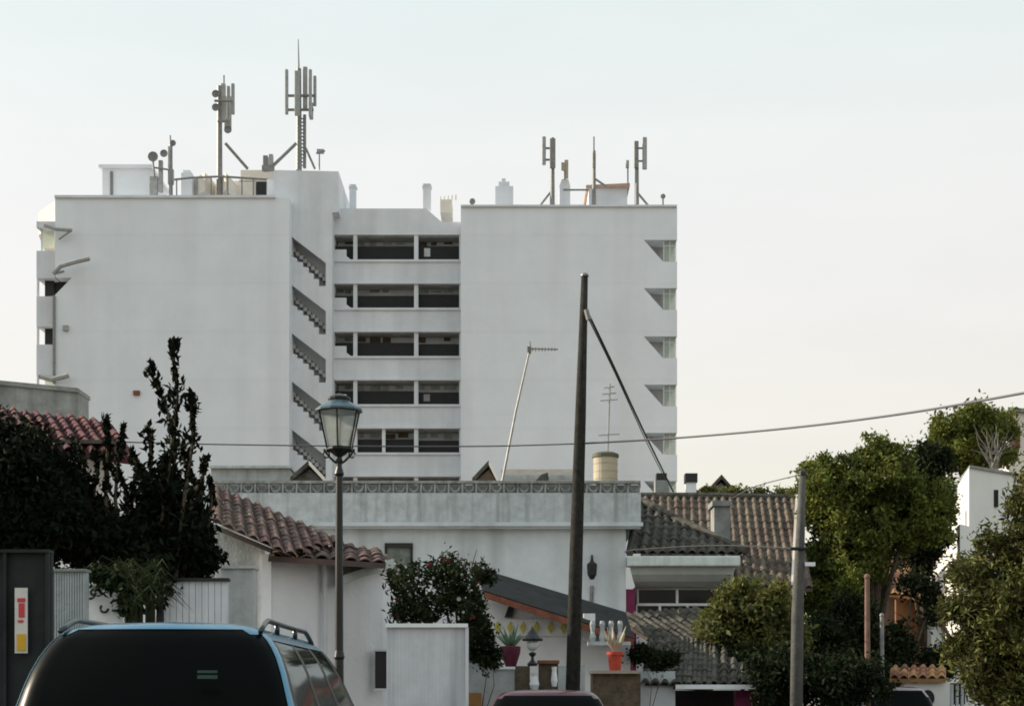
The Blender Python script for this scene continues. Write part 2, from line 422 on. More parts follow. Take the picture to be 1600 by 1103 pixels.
# awnings and brackets on the left
aw = MB(); aw.tube([at(84, 428, HY-.6), at(95, 416, HY-.8), at(115, 410, HY-1), at(140, 404, HY-1.1)], .14, 6)
aw.tube([at(84, 428, HY-.6), at(100, 424, HY-.3)], .08, 6)
aw.build('awning', panel_g, hotel)
aw = MB(); aw.tube([at(70, 352, HY-.3), at(88, 358, HY-.5), at(112, 360, HY-.6)], .12, 6); aw.tube([at(112, 360, HY-.6), at(92, 374, HY-.3)], .07, 6)
aw.build('awning', panel_g, hotel)
aw = MB(); aw.tube([at(62, 588, HY-.3), at(80, 593, HY-.5), at(102, 588, HY-.6), at(107, 586, HY-.6)], .16, 6); aw.build('awning', panel_g, hotel)
MB().pb(98, 508, 106, 516, HY-.2, .2).build('vent_cover', panel_g, hotel)
MB().pb(208, 610, 218, 617, HY-.15, .15).build('vent_cover', terra, hotel)
MB().tube([at(84.5, 462, HY-.1), at(84.5, 600, HY-.1)], .09, 6).build('drainpipe', galv, hotel)

# stair tower
SY = 99.2
w = MB()
w.pprism([(428, 266), (529, 268), (529, 331), (519, 333), (519, 367), (428, 367)], SY, 9)
w.box(X(452, SY)-.3, X(456, SY), SY, SY+3.2, gz, Z(367, SY))
w.box(X(509, SY), X(519, SY), SY, SY+3.2, gz, Z(367, SY))
for i in range(-1, 7):
    o = P*i
    if i == -1:
        w.pprism([(456, 367), (509, 367), (509, 411), (456, 370)], SY, .35)
    else:
        lo = [(456, 401+o), (464, 404+o), (464, 409+o), (473, 410+o), (473, 417+o), (482, 418+o), (482, 426+o), (490, 428+o), (490, 436+o), (498, 436+o), (498, 447+o), (509, 447+o)]
        w.pprism(lo + [(509, 411+o+P), (456, 370+o+P)], SY, .35)
w.build('stair_tower', hotel_b, hotel)
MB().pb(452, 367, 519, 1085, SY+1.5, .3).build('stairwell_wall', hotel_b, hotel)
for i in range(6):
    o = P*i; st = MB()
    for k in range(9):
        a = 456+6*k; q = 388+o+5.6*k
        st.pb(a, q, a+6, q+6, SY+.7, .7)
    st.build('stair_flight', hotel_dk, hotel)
# galleries
GY = 100.4
w = MB()
w.pprism([(519, 333), (530, 326), (666, 326), (690, 347), (722, 347), (722, 367), (519, 367)], GY, 9)
GT = [367 + P*i for i in range(7)]
for i, t in enumerate(GT):
    w.pb(517, t+42, 722, t+P, GY, 1.6)
    w.pb(516, t+38.5, 722, t+42, GY-.12, .4)          # sill
    w.pb(552, t, 558, t+38.5, GY+.05, .35); w.pb(647, t, 653.5, t+38.5, GY+.05, .35); w.pb(717.5, t, 722, t+38.5, GY+.05, .35)
    w.pb(517, t+P-2, 722, t+P+1, GY-.1, .3)
    w.pprism([(519, t+23), (541, t+23), (541, t+33), (548, t+38.5), (519, t+38.5)], GY+.02, .3)
w.build('gallery_front', hotel_b, hotel)
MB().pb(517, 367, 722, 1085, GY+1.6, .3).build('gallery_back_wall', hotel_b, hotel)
def gwin(a, b, t, split=False):
    o = MB()
    if random.random() < .5: q0 = t+18
    else: q0 = t+20
    k = 0
    q = q0
    while q < t+40:
        o.pb(a, q, b, q+1.6, GY+.5, .1); q += 2.0
    wd = o.build('window', louvre, hotel)
    MB().pb(a, q0, b, t+41, GY+.62, .03).build('pane', glass_d, wd)
    f = MB()
    f.pb(a, t+2.5, b, t+7, GY+1.0, .1)
    x = a
    while x < b-10:
        if random.random() < .75:
            f.pb(x, t+9+random.uniform(-1, 1), min(b, x+random.uniform(8, 18)), t+15+random.uniform(-1, 3), GY+1.5, .06)
        x += 20
    f.build('blind', random.choice((conc, conc, grey_w, stone)), wd)
    if random.random() < .35:
        cx = random.uniform(a+4, max(a+5, b-16)); MB().pb(cx, q0+3, cx+random.uniform(8, 13), t+34, GY+.47, .02).build('laundry', random.choice((conc, galv, cove)), wd)
for i, t in enumerate(GT[:6]):
    gwin(519, 552, t); gwin(653.5, 717.5, t)
    if i == 4:
        gwin(558, 597, t); gwin(602, 647, t)
        MB().pb(597, t, 602, t+38.5, GY+.06, .3).build('gallery_post', hotel_b, hotel)
    else: gwin(558, 647, t)
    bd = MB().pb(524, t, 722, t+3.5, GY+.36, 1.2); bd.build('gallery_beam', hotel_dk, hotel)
# sunlit rooftop stair between the galleries and the right wing
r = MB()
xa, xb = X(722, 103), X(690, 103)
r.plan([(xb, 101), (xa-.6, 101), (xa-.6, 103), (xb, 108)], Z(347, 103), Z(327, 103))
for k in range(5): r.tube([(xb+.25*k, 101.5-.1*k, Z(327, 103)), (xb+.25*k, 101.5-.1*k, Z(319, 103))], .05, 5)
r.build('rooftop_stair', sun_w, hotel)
# chimneys of the hotel
def chim(p0, p1, q0, q1, Y, capw=1.5):
    c = MB(); c.pb(p0, q0+6, p1, q1, Y, (p1-p0)*Y/F)
    for k in range(3): c.pb(p0-capw+k*.8, q0+6-(k+1)*2, p1+capw-k*.8, q0+6-k*2-.4, Y-.05+k*.03, (p1-p0)*Y/F+.1-k*.06)
    return c.build('chimney', hotel_b, hotel)
chim(546, 556, 288, 326, 103); chim(661, 673, 287, 326, 103)
c = MB(); c.pb(774, 291, 802, 321, 101, 1.2); c.pb(779, 284, 796, 291, 101.1, .9); c.pb(784, 279, 790, 284, 101.2, .4); c.build('chimney', hotel_b, hotel)
MB().ball(at(738, 315, 99), .2).build('vent_cap', galv, hotel)
v = MB(); v.tube([at(1036, 322, 99), at(1036, 309, 99)], .05, 6); v.ball(at(1036, 307, 99), .16); v.build('vent_cap', galv, hotel)
# rooftop rooms
r = MB(); r.pb(160, 262, 235, 309, 102, 5); r.pb(154, 257, 237, 262, 101.8, 5.4); r.build('rooftop_room', hotel_w, hotel)
MB().pb(172, 268, 176, 309, 101.9, .1).build('drainpipe', galv, hotel)  # grey strip added in place of a dark vertical gap, no pipe
r = MB(); r.pb(283, 270, 300, 309, 101, 1.5); r.pb(286, 266, 297, 270, 101.2, 1.1); r.build('rooftop_vent_box', hotel_w, hotel)
x0 = X(305, 102)
MB().plan([(x0+.9, 100.6), (x0+1.2, 103), (x0-.2, 103.4), (x0, 101.8)], Z(309, 102), Z(281, 102)).build('rooftop_vent_box', terra if False else sun_w, hotel)
MB().plan([(x0+2.3, 100.4), (x0+2.6, 103), (x0+1.2, 104.4), (x0+1.5, 101.8)], Z(309, 102), Z(283, 102)).build('rooftop_vent_box', sun_w, hotel)
r = MB(); r.pb(357, 283, 400, 309, 103, 2); r.pb(376, 266, 428, 283, 103.3, 2); r.pb(374, 281, 428, 284, 103, 2.5); r.build('rooftop_room', sun_w, hotel)
MB().pb(401, 284, 416, 309, 102.8, 1).build('black_box', black_m, hotel)  # solid black box at the front of the roof room
r = MB(); r.pb(417, 280, 430, 309, 100, .5); r.build('rooftop_vent_box', hotel_b, hotel)
r = MB()
r.tube([at(272, 281, 100.5), at(300, 278, 100.5), at(345, 276, 100.5), at(420, 281, 100.5)], .07, 6)
for p in (276, 308, 330, 356, 378, 396): r.tube([at(p, 279, 100.5), at(p, 309, 100.5)], .05, 6)
r.build('roof_railing', galv, hotel)
r = MB(); r.pb(920, 292, 980, 322, 102, 4); r.build('rooftop_room', hotel_b, hotel)
x0 = X(916, 101.7); x1 = X(984, 101.7)
MB().plan([(x0, 102), (x1, 101.6), (x1, 106.4), (x0, 106.4)], Z(292, 101.7), Z(287, 101.7)).build('brick_coping', mat('peach_brick', (.50, .34, .26), .9, .15, 3), hotel)
MB().tube([at(880, 297, 101), at(920, 297, 101)], .06, 6).build('roof_railing', galv, hotel)
r = MB(); r.pb(874, 291, 891, 321, 101, .8); r.pprism([(874, 291), (891, 291), (888, 280), (878, 280)], 101, .8); r.build('chimney', hotel_b, hotel)

# ---- rooftop masts (things of their own)
def mast(name, label, cat, p, q0, q1, Y, r, build, group='antenna masts on the hotel roof'):
    t = thing(name, label, cat, at(p, q0, Y), group)
    MB().tube([at(p, q0, Y), at(p, q1, Y)], [r, r*.8], 8).build('pole', galv, t)
    build(t); return t
def panel(t, p0, q0, p1, q1, Y, nm='panel_antenna', m=None):
    MB().pb(p0, q0, p1, q1, Y, .25).build(nm, m or panel_g, t, bevel=.05)
def dish(t, p, q, r, Y, m=None):
    c = at(p, q, Y); R = r*Y/F
    mb = MB(); n = 14; rings = [(.15, .28), (.5, .22), (.8, .1), (1, 0), (1, -.06)]
    vs = []; fs = []
    for rr, d in rings:
        for k in range(n): vs.append((c.x+R*rr*math.cos(2*PI*k/n), c.y+R*d*1.2, c.z+R*rr*math.sin(2*PI*k/n)))
    for i in range(4):
        for k in range(n): fs.append((i*n+k, i*n+(k+1) % n, (i+1)*n+(k+1) % n, (i+1)*n+k))
    fs.append(tuple(range(n))); mb.add(vs, fs)
    mb.tube([c+Vector((0, R*.3, 0)), c+Vector((0, R*.8, -.1))], R*.15, 6)
    mb.build('dish', m or panel_g, t)
def strut(t, a, b, Y, Y2=None, r=.07): MB().tube([at(*a, Y), at(*b, Y2 or Y)], r, 6).build('strut', galv, t)

def b1(t):
    dish(t, 239, 245, 8, 100.6, galv); dish(t, 256, 240, 6, 100.6, galv)
    panel(t, 247, 250, 254, 300, 100.8); panel(t, 262, 228, 268, 262, 100.6); panel(t, 233, 275, 246, 305, 100.8, 'equipment_box'); dish(t, 270, 224, 5, 100.6, galv)
    MB().tube([at(239, 252, 100.7), at(241, 277, 100.7)], .07, 6).build('bracket', galv, t)
    panel(t, 262, 264, 271, 288, 100.9, 'equipment_box')
    MB().tube([at(240, 262, 100.7), at(268, 266, 100.7)], .06, 6).build('bracket', galv, t)
    MB().tube([at(266, 212, 100.7), at(267, 230, 100.7)], .05, 6).build('whip', galv, t)
mast('antenna_mast', 'short mast crowded with small round dishes beside the leftmost hotel roof room', 'antenna', 267, 309, 222, 100.7, .13, b1)
def b2(t):
    Y = 100.6
    dish(t, 337, 147, 6, Y, galv); dish(t, 337, 168, 6, Y, galv); dish(t, 356, 203, 6, Y, galv)
    panel(t, 345, 130, 352, 190, Y+.3); panel(t, 354, 134, 359, 186, Y+.9); panel(t, 361, 130, 366, 178, Y+.2); panel(t, 350, 150, 361, 205, Y+1.2)
    MB().tube([at(335, 158, Y), at(364, 158, Y)], .08, 6).build('bracket', galv, t); MB().tube([at(340, 190, Y), at(360, 190, Y)], .08, 6).build('bracket', galv, t)
    MB().tube([at(350, 118, Y+.4), at(350, 132, Y+.4)], .05, 6).build('whip', galv, t)
    strut(t, (352, 224), (387, 264), Y, Y+1.5, .1)
mast('antenna_mast', 'tall mast with slim panel antennas and one slanting strut over the left wing', 'antenna', 343, 309, 135, 101, .2, b2)
def b3(t):
    Y = 101.5
    panel(t, 445, 108, 450, 178, Y); panel(t, 460, 110, 468, 180, Y-.5); panel(t, 473, 104, 480, 172, Y+.3); panel(t, 482, 108, 487, 182, Y-.3); panel(t, 489, 118, 494, 165, Y+.5); panel(t, 483, 160, 489, 186, Y+.4)
    MB().tube([at(446, 150, Y+.3), at(492, 150, Y+.3)], .09, 6).build('bracket', galv, t); MB().tube([at(446, 172, Y+.3), at(490, 172, Y+.3)], .09, 6).build('bracket', galv, t)
    MB().tube([at(466, 62, Y), at(467, 108, Y)], [.03, .06], 6).build('whip', galv, t)
    MB().tube([at(476, 180, Y+.4), at(476, 263, Y+.4)], .12, 6).build('ladder_rail', galv, t)
    rg = MB()
    for k in range(14): rg.tube([at(465, 186+k*5.6, Y+.1), at(477, 186+k*5.6, Y+.4)], .05, 5)
    rg.build('rung', galv, t)
    strut(t, (463, 224), (426, 260), Y, Y, .11); strut(t, (478, 232), (492, 264), Y, Y+1, .08)
mast('antenna_mast', 'tallest mast on the hotel stair tower with whip and cluster of panel antennas', 'antenna', 467, 266, 108, 101.8, .2, b3)
def b4(t):
    MB().tube([at(494, 240, 101), at(508, 236, 101)], .06, 6).build('boom', galv, t); MB().pb(495, 233, 506, 240, 101, .15).build('reflector', panel_g, t)
mast('television_antenna', 'small pale television aerial right of the tallest mast on the stair tower', 'antenna', 499, 266, 238, 101, .05, b4, None)
t = thing('equipment_cabinet', 'small dark equipment box standing on the roof edge left of the tallest mast', 'cabinet', at(418, 264, 101.5))
MB().pb(411, 243, 418, 265, 101.5, .5).build('cabinet_body', galv, t); MB().pb(420, 241, 426, 263, 101.3, .4).build('side_unit', panel_g, t); MB().pb(409, 258, 428, 266, 101.1, .3).build('bracket', galv, t)
def b5(t):
    panel(t, 847, 213, 853, 257, 99.8); panel(t, 859, 216, 868, 262, 99.6, m=galv)
    MB().tube([at(850, 232, 100), at(863, 232, 100)], .07, 6).build('bracket', galv, t); MB().tube([at(850, 250, 100), at(863, 250, 100)], .07, 6).build('bracket', galv, t)
    strut(t, (862, 298), (845, 320), 100)
mast('antenna_mast', 'dark mast with side panel at the left of the right wing roof', 'antenna', 863, 322, 216, 100, .17, b5)
def b6(t):
    mb = MB(); mb.pb(877, 254, 883, 266, 100.5, .15); mb.pb(882, 250, 888, 278, 100.6, .2); mb.build('panel_antenna', cream_pl, t)
mast('antenna_mast', 'stubby tan aerial on the little roof chimney of the right wing', 'antenna', 882, 281, 256, 100.6, .08, b6)
def b7(t):
    MB().tube([at(928, 214, 100.8), at(928, 240, 100.8)], .05, 6).build('whip', galv, t); panel(t, 926, 238, 931, 262, 100.6, m=galv)
    strut(t, (930, 280), (948, 292), 100.8)
mast('antenna_mast', 'single slim mast in front of the brick topped roof room', 'antenna', 928, 322, 236, 100.8, .14, b7)
def b8(t):
    panel(t, 1004, 214, 1011, 264, 99.8); panel(t, 991, 220, 998, 262, 99.7, m=galv); panel(t, 978, 250, 983, 262, 100)
    MB().tube([at(981, 258, 100.1), at(981, 290, 100.1)], .05, 6).build('whip', galv, t)
    for q in (232, 252): MB().tube([at(994, q, 100), at(1008, q, 100)], .06, 6).build('bracket', galv, t)
    strut(t, (995, 300), (1014, 323), 100)
mast('antenna_mast', 'rightmost dark mast with pale panel near the hotel roof corner', 'antenna', 995, 323, 224, 100, .15, b8)

# ================================================================== middle distance houses behind the long building
def gable_house(name, label, Y, p0, p1, qe, qr, d, mw, mr, pr=None, group='small houses under the hotel'):
    """small house whose gable faces the street; p0,p1 width, qe eaves, qr ridge"""
    t = thing(name, label, 'house', (X((p0+p1)/2, Y), Y, 0), group)
    pm = pr if pr else (p0+p1)/2
    w = MB(); w.prism([(X(p0+2, Y), -0.3), (X(p1-2, Y), -0.3), (X(p1-2, Y), Z(qe, Y)), (X(pm, Y), Z(qr, Y)-.1), (X(p0+2, Y), Z(qe, Y))], Y, Y+d)
    w.build('wall', mw, t)
    a, b, c = at(p0, qe+1.5, Y), at(pm, qr-.5, Y), at(p1, qe+1.5, Y); th = Vector((0, 0, .14)); f = Vector((0, -.25, 0)); bk = Vector((0, d+.25, 0))
    for u, v, m_ in ((a, b, tile_dk), (b, c, mr)):
        MB().hexa([u+f, v+f, v+bk, u+bk], [u+f+th, v+f+th, v+bk+th, u+bk+th]).build('roof', m_, t)  # left slope dark; where the right is cream, sunlight is put into its colour
    return t
t = thing('flat_roofed_house', 'low flat grey house top behind the tiled parapet beside the left shrub', 'house', (X(395, 54), 54, 0), 'small houses under the hotel')
MB().col(330, 452, 731, 54, 8).build('wall', grey_w, t); MB().pb(328, 727, 454, 731, 53.8, 8.4).build('coping', old_p, t)
gable_house('gabled_house', 'small gable roof just left of the street lamp behind the parapet', 50, 455, 508, 752, 728, 6, tile_dk, sun_w, 484)
gable_house('gabled_house', 'small gable with a bright white slope behind the parapet at mid facade', 48, 738, 778, 754, 728, 5, stone, sun_w, 764)
t = thing('low_house', 'long low beige roofed house behind the parapet left of the timber pole', 'house', (X(835, 52), 52, 0), 'small houses under the hotel')
MB().col(785, 905, 742, 52, 6).build('wall', grey_w, t)
a = at(783, 752, 51.6); b = at(908, 752, 51.6); c = at(908, 733, 54); d_ = at(783, 733, 54)
MB().hexa([v - Vector((0, 0, .12)) for v in (a, b, c, d_)], [a, b, c, d_]).build('roof', mat('beige_sheet', (.19, .18, .16), .9, .15, 3), t)
MB().pprism([(836, 752), (858, 752), (856, 738), (846, 741)], 51.2, .4).build('dormer', tile_dk, t)

t = thing('water_tank', 'beige round water tank with dark lid on the roof right of the timber pole', 'tank', at(945, 756, 43))
c = at(946, 758, 43); s = 43/F
MB().lathe(c, [(19*s, 0), (19*s, 42*s), (18*s, 44*s)], 24).build('tank_body', mat('beige_tank', (.42, .36, .26), .6, .1, 3), t, smooth=False)
MB().lathe(c, [(21*s, 43*s), (21*s, 48*s), (14*s, 51*s), (2*s, 52*s)], 24).build('lid', mat('olive_lid', (.10, .10, .06), .7), t)
br = MB()
for k in (8, 20, 32): br.lathe(c, [(19.4*s, k*s), (19.4*s, (k+1.5)*s)], 24)
br.build('band', mat('tank_band', (.36, .31, .23), .6), t)

# ================================================================== long building with tiled parapet
TY = 40.0
tb = thing('terrace_building', 'long weathered pale building with pierced tile parapet across the middle of the street', 'building', (X(660, TY), TY, 0))
w = MB(); w.box(X(330, TY), X(978, TY), TY, TY+9, -.3, Z(822, TY)); w.build('wall', old_w, tb)
w = MB(); w.box(X(326, TY), X(1000, TY), TY-.28, TY+9, Z(818, TY), Z(772, TY)); w.build('parapet', old_p, tb)
w = MB(); w.box(X(326, TY), X(1003, TY), TY-.36, TY-.28, Z(824, TY), Z(818, TY)); w.box(X(330, TY), X(1000, TY), TY-.28, TY-.001, Z(827, TY), Z(818.2, TY)); w.build('cornice', old_w, tb)
w = MB(); s = TY/F; q = 336
while q < 1000:
    pts = [at(q+9*math.cos(a)+9, 0, TY) for a in [0]]
    arc = [Vector((X(q+10-8*math.cos(PI*k/8), TY), TY-.12, Z(757+12*math.sin(PI*k/8), TY))) for k in range(9)]
    w.tube(arc, .035, 5)
    w.box(X(q-1.3, TY), X(q+1.3, TY), TY-.2, TY-.02, Z(772, TY), Z(756, TY))
    q += 21.5
w.build('parapet_tile_screen', mat('dirty_tile', (.37, .38, .37), .95, .3, 4, .5, 20, streak=.6, streak_col=(.15, .15, .14)), tb)
w = MB(); w.box(X(326, TY), X(1000, TY), TY-.22, TY, Z(756.5, TY), Z(752.5, TY)); w.build('parapet_rail', MATS['dirty_tile'], tb)
w = MB(); w.box(X(326, TY), X(1000, TY), TY+.05, TY+.12, Z(772, TY), Z(757, TY)); w.build('parapet_backing', grey_w, tb)
# wall lamp on the right end
t = thing('wall_lamp', 'dark wrought lantern fixed on the pale wall right of the timber pole', 'lamp', at(925, 915, TY-.2))
MB().lathe(at(925, 905, TY-.35), [(.05, 0), (.12, .12), (.14, .38), (.05, .46), (.02, .6)], 8).build('lantern', black_m, t)
MB().tube([at(925, 868, TY-.02), at(925, 868, TY-.35), at(925, 885, TY-.35)], .03, 6).build('bracket', black_m, t)
MB().tube([at(925, 915, TY-.03), at(924, 945, TY-.03)], .05, 6).build('cable_box', galv, t)

# tv antennas
t = thing('television_antenna', 'leaning television aerial on a long thin tilted mast over the parapet', 'antenna', at(785, 755, 41))
MB().tube([at(784, 756, 41), at(806, 642, 41), at(828, 545, 41)], [.035, .03, .025], 6).build('mast', galv, t)
y = MB(); y.tube([at(824, 545, 41), at(872, 546, 41)], .02, 5)
for k in range(8): p = at(832+k*5, 546, 41); y.tube([p+Vector((0, -.25+.01*k, 0)), p+Vector((0, .25-.01*k, 0))], .012, 4)
y.tube([at(828, 538, 41), at(828, 553, 41)], .03, 5); y.tube([at(828, 538, 41)+Vector((0, -.3, 0)), at(828, 538, 41)+Vector((0, .3, 0))], .015, 4)
y.pb(824, 541, 830, 550, 40.95, .1); y.build('boom', galv, t)
t = thing('television_antenna', 'thin upright television aerial with several crossbars right of the timber pole', 'antenna', at(950, 758, 46))
MB().tube([at(948, 758, 46), at(953, 600, 46)], .028, 6).build('mast', panel_g, t)
y = MB()
MB().tube([at(935, 680, 46), at(968, 678, 46)], .022, 5).build('crossbar', panel_g, t)
for q, l in ((606, 9), (616, 12), (626, 15)): y.tube([at(953-l, q, 46), at(953+l*.8, q-2, 46)], .022, 5)
y.tube([at(952.6, 603, 46), at(952, 630, 46)], .03, 5)
y.build('boom', panel_g, t)

# ================================================================== annex with sloping roof and yellow tile frieze
an = thing('annex', 'low white annex with dark sloping roof and yellow diamond tile frieze', 'house', (X(850, 33), 33, 0))
a, b = at(744, 886, 37), at(978, 956, 37); c, d_ = at(990, 996, 32), at(756, 922, 32)
tk = Vector((0, 0, .12))
MB().hexa([d_-tk, c-tk, b-tk, a-tk], [d_, c, b, a]).build('roof', slate, an)
e1, e2 = at(756, 924, 31.9), at(990, 998, 31.9); dn = Vector((0, 0, .13)); bk = Vector((0, .09, 0))
MB().hexa([e1-dn, e2-dn, e2-dn+bk, e1-dn+bk], [e1, e2, e2+bk, e1+bk]).build('fascia', terra, an)
w = MB(); w.prism([(X(745, 33), -.3), (X(985, 33), -.3), (X(985, 33), Z(1000, 33)), (X(890, 33), Z(974, 33)), (X(745, 33), Z(932, 33))], 33, 36.5); w.build('wall', mat('annex_white', (.78, .78, .79), .8, .05, 2), an)
w = MB(); w.pb(752, 967, 892, 993, 32.9, .1); w.build('frieze', mat('frieze_white', (.82, .82, .85), .5), an)
for p in (777, 797, 817, 838, 860, 880):
    MB().pprism([(p-5, 980), (p, 970), (p+5, 980), (p, 990)], 32.87, .03).build('frieze_tile', yellow, an)
MB().pprism([(788, 964), (800, 964), (803, 950), (799, 941), (794, 948)], 32.9, .09).build('arched_window', black_m, an)
w = MB()
for p in (926, 941, 955, 969): w.lathe(at(p, 1002, 31.6), [(.05, 0), (.07, .08), (.04, .2), (.06, .35), (.04, .42)], 10)
w.box(X(918, 31.6), X(985, 31.6), 31.5, 31.7, Z(1008, 31.6), Z(1002, 31.6)); w.build('balustrade', grey_w, an)
MB().pb(912, 958, 930, 1002, 32.7, .2).build('corner_pier', white_w, an)

# ================================================================== right house with brown roofs
rh = thing('tiled_house', 'house with brown barrel tiled roofs and white framed window beside the terrace building', 'house', (X(1110, 42), 42, 0))
O = at(1003, 776, 48); U = at(1243, 779, 48)-O; V = at(1000, 916, 42.6)-O
tile_roof(O, U, V, .235, .45).build('roof', tile_br, rh)
rg = MB(); rg.tube([at(1000, 775, 48), at(1120, 775, 48), at(1245, 778, 48)], .12, 8); rg.build('ridge_cap', tile_dk, rh)
O = at(995, 786, 43.6); BL = at(981, 864, 40); BR = at(1166, 866, 40); V = BL-O; U = BR-BL
tile_roof(O, U, V, .235, .42, keep=lambda u, v: u < .06+.96*v).build('front_roof', tile_dk, rh)
MB().tube([at(997, 783, 43.6)+Vector((0, 0, .05)), at(1080, 825, 41.8)+Vector((0, 0, .05)), at(1166, 864, 40)+Vector((0, 0, .05))], .11, 8).build('hip_cap', tile_dk, rh)
MB().tube([at(998, 784, 43.5), at(984, 864, 39.98)], .1, 8).build('verge_cap', tile_dk, rh)
ch = MB(); ch.pb(1116, 790, 1141, 850, 43.6, .8); ch.pb(1113, 782, 1143, 790, 43.5, 1.0); ch.build('chimney', conc, rh)
w = MB(); w.prism([(X(1000, 43.5), -.3), (X(1238, 43.5), -.3), (X(1238, 43.5), Z(915, 43.5)), (X(1000, 43.5), Z(915, 43.5))], 43.5, 48.3); w.build('wall', white_w, rh)
# white raking verge
a, b = at(1243, 779, 48), at(1236, 918, 42.6); ww = Vector((.28, 0, 0)); up = Vector((0, 0, .15)); dn = Vector((0, 0, -.5))
MB().hexa([a+dn, a+ww+dn, b+ww+dn, b+dn], [a+up, a+ww+up, b+ww+up, b+up]).build('verge_wall', sun_w, rh)
MB().box(X(1236, 42.6), X(1236, 42.6)+.3, 42.6, 48.3, -.3, Z(915, 42.6)-.5).build('side_wall', sun_w, rh)
gt = MB(); gt.box(X(980, 39.7), X(1157, 39.7), 39.7, 40.2, Z(884, 39.7), Z(868, 39.7)); gt.build('gutter', gutter_w, rh, bevel=.03)
# coved soffit
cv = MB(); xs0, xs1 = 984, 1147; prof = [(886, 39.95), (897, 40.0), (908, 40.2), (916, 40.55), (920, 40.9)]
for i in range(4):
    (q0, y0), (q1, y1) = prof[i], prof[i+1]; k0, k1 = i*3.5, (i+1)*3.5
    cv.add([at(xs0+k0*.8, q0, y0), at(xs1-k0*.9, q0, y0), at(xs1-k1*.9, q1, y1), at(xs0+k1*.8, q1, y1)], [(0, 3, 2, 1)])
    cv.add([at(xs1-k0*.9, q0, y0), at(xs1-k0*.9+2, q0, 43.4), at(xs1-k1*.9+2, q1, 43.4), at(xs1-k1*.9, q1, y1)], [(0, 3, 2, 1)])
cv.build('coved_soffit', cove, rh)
WY = 40.9
w = MB(); w.col(994, 1124, 976, WY, 2.6)
w.build('bay_wall', white_w, rh)
MB().col(976, 992, 920, 40.3, 3).build('magenta_side', magenta, rh)
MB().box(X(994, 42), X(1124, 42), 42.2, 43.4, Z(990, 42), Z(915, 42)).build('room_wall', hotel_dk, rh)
def bay(a, b, q0, q1):
    fr = MB(); th = 1.8
    fr.pb(a, q0, b, q0+th, WY, .12); fr.pb(a, q1-th, b, q1, WY, .12); fr.pb(a, q0+th, a+th, q1-th, WY, .12); fr.pb(b-th, q0+th, b, q1-th, WY, .12)
    f = fr.build('window', frame_w, rh); MB().pb(a+th, q0+th, b-th, q1-th, WY+.05, .02).build('pane', glass_d, f)
bay(996, 1058, 919, 944); bay(1058.2, 1118, 919, 944); bay(994, 1031, 944.2, 978); bay(1031.2, 1074, 944.2, 978); bay(1074.2, 1120, 944.2, 978)
# things behind the ridge
t = thing('chimney_stack', 'white chimney with dark pot rising behind the brown tiled roof', 'chimney', at(1080, 780, 50))
MB().pb(1073, 752, 1088, 790, 50, .35).build('shaft', white_w, t); MB().pb(1071, 739, 1090, 753, 49.95, .45).build('pot', black_m, t)
t = thing('chimney_stack', 'squat black chimney cap at the left end of the brown roof beside the hotel corner', 'chimney', at(1033, 780, 50))
MB().pb(1024, 750, 1046, 790, 50, .5).build('shaft', conc, t); MB().pb(1026, 739, 1042, 750, 50.02, .4).build('pot', black_m, t)
gable_house('gabled_house', 'tiny dark pointed gable peeping over the brown ridge under open sky', 56, 1104, 1148, 772, 749, 4, conc, tile_dk, None, 'small houses under the hotel')

# ---- lower porch with diagonal tile pattern
po = thing('tiled_porch', 'low porch roof of dark tiles with white gutter and magenta post', 'porch', (X(1090, 34), 34, 0))
O = at(962, 962, 37.5); U = at(1112, 992, 37.5)-O; V = at(1048, 1012, 36)-O
V = at(1010, 1016, 35.6)-O; U = at(1120, 975, 37.5)-O
tile_roof(O, at(1090, 950, 38.5)-O, at(1050, 1022, 35.5)-O, .2, .36).build('upper_roof', tile_dk, po)
O2 = at(1060, 1000, 36.2); BL2 = at(988, 1070, 33.4)
tile_roof(O2, at(1180, 1000, 36.2)-O2 if False else at(1118, 1003, 36.2)-O2, at(1052, 1070, 33.4)-O2, .2, .36).build('lower_roof', tile_dk, po)
O3 = at(1116, 1003, 36.2)
tile_roof(at(1010, 1000, 36.25), at(1195, 1000, 36.25)-at(1010, 1000, 36.25), at(1000, 1070, 33.45)-at(1010, 1000, 36.25), .2, .36,
          keep=lambda u, v: (u > .02 and u < .52+.48*v)).build('front_roof', tile_dk, po)
MB().pb(1056, 1069, 1192, 1076, 33.3, .25).build('gutter', frame_w, po)
MB().col(1000, 1055, 1048, 33.6, 2.5).build('pier', old_w, po)
MB().col(1150, 1172, 1078, 34, .4).build('post', magenta, po)
MB().col(1040, 1200, 1078, 37, .3).build('back_wall', mat('shaded_porch_wall', (.05, .04, .045), .9), po)  # near-black colour stands in for shade in the porch opening

# ================================================================== garden fronts in the middle
gw = thing('stone_planter_wall', 'brown stone garden wall with white caps behind the red car', 'wall', (X(840, 27), 27, 0))
MB().col(804, 828, 1040, 27, .5).build('pillar', stone, gw); MB().col(842, 872, 1036, 27, .5).build('pillar', stone, gw)
MB().col(828, 842, 1062, 27.1, .3).build('low_wall', old_w, gw)
bl = MB(); bl.lathe(at(835, 1078, 26.9), [(.05, 0), (.09, .1), (.05, .24), (.07, .3)], 12); bl.lathe(at(866, 1072, 26.9), [(.04, 0), (.06, .1), (.04, .26), (.05, .34)], 12); bl.build('urn', white_w, gw)
MB().pb(840, 1031, 874, 1036, 26.9, .7).build('coping', terra, gw)
pw = thing('grey_gate_posts', 'pair of grey rendered posts at the foot of the timber pole', 'gate posts', (X(892, 25.5), 25.5, 0))
MB().col(873, 889, 1040, 25.5, .3).build('post', grey_w, pw); MB().col(895, 914, 1038, 25.5, .3).build('post', grey_w, pw)
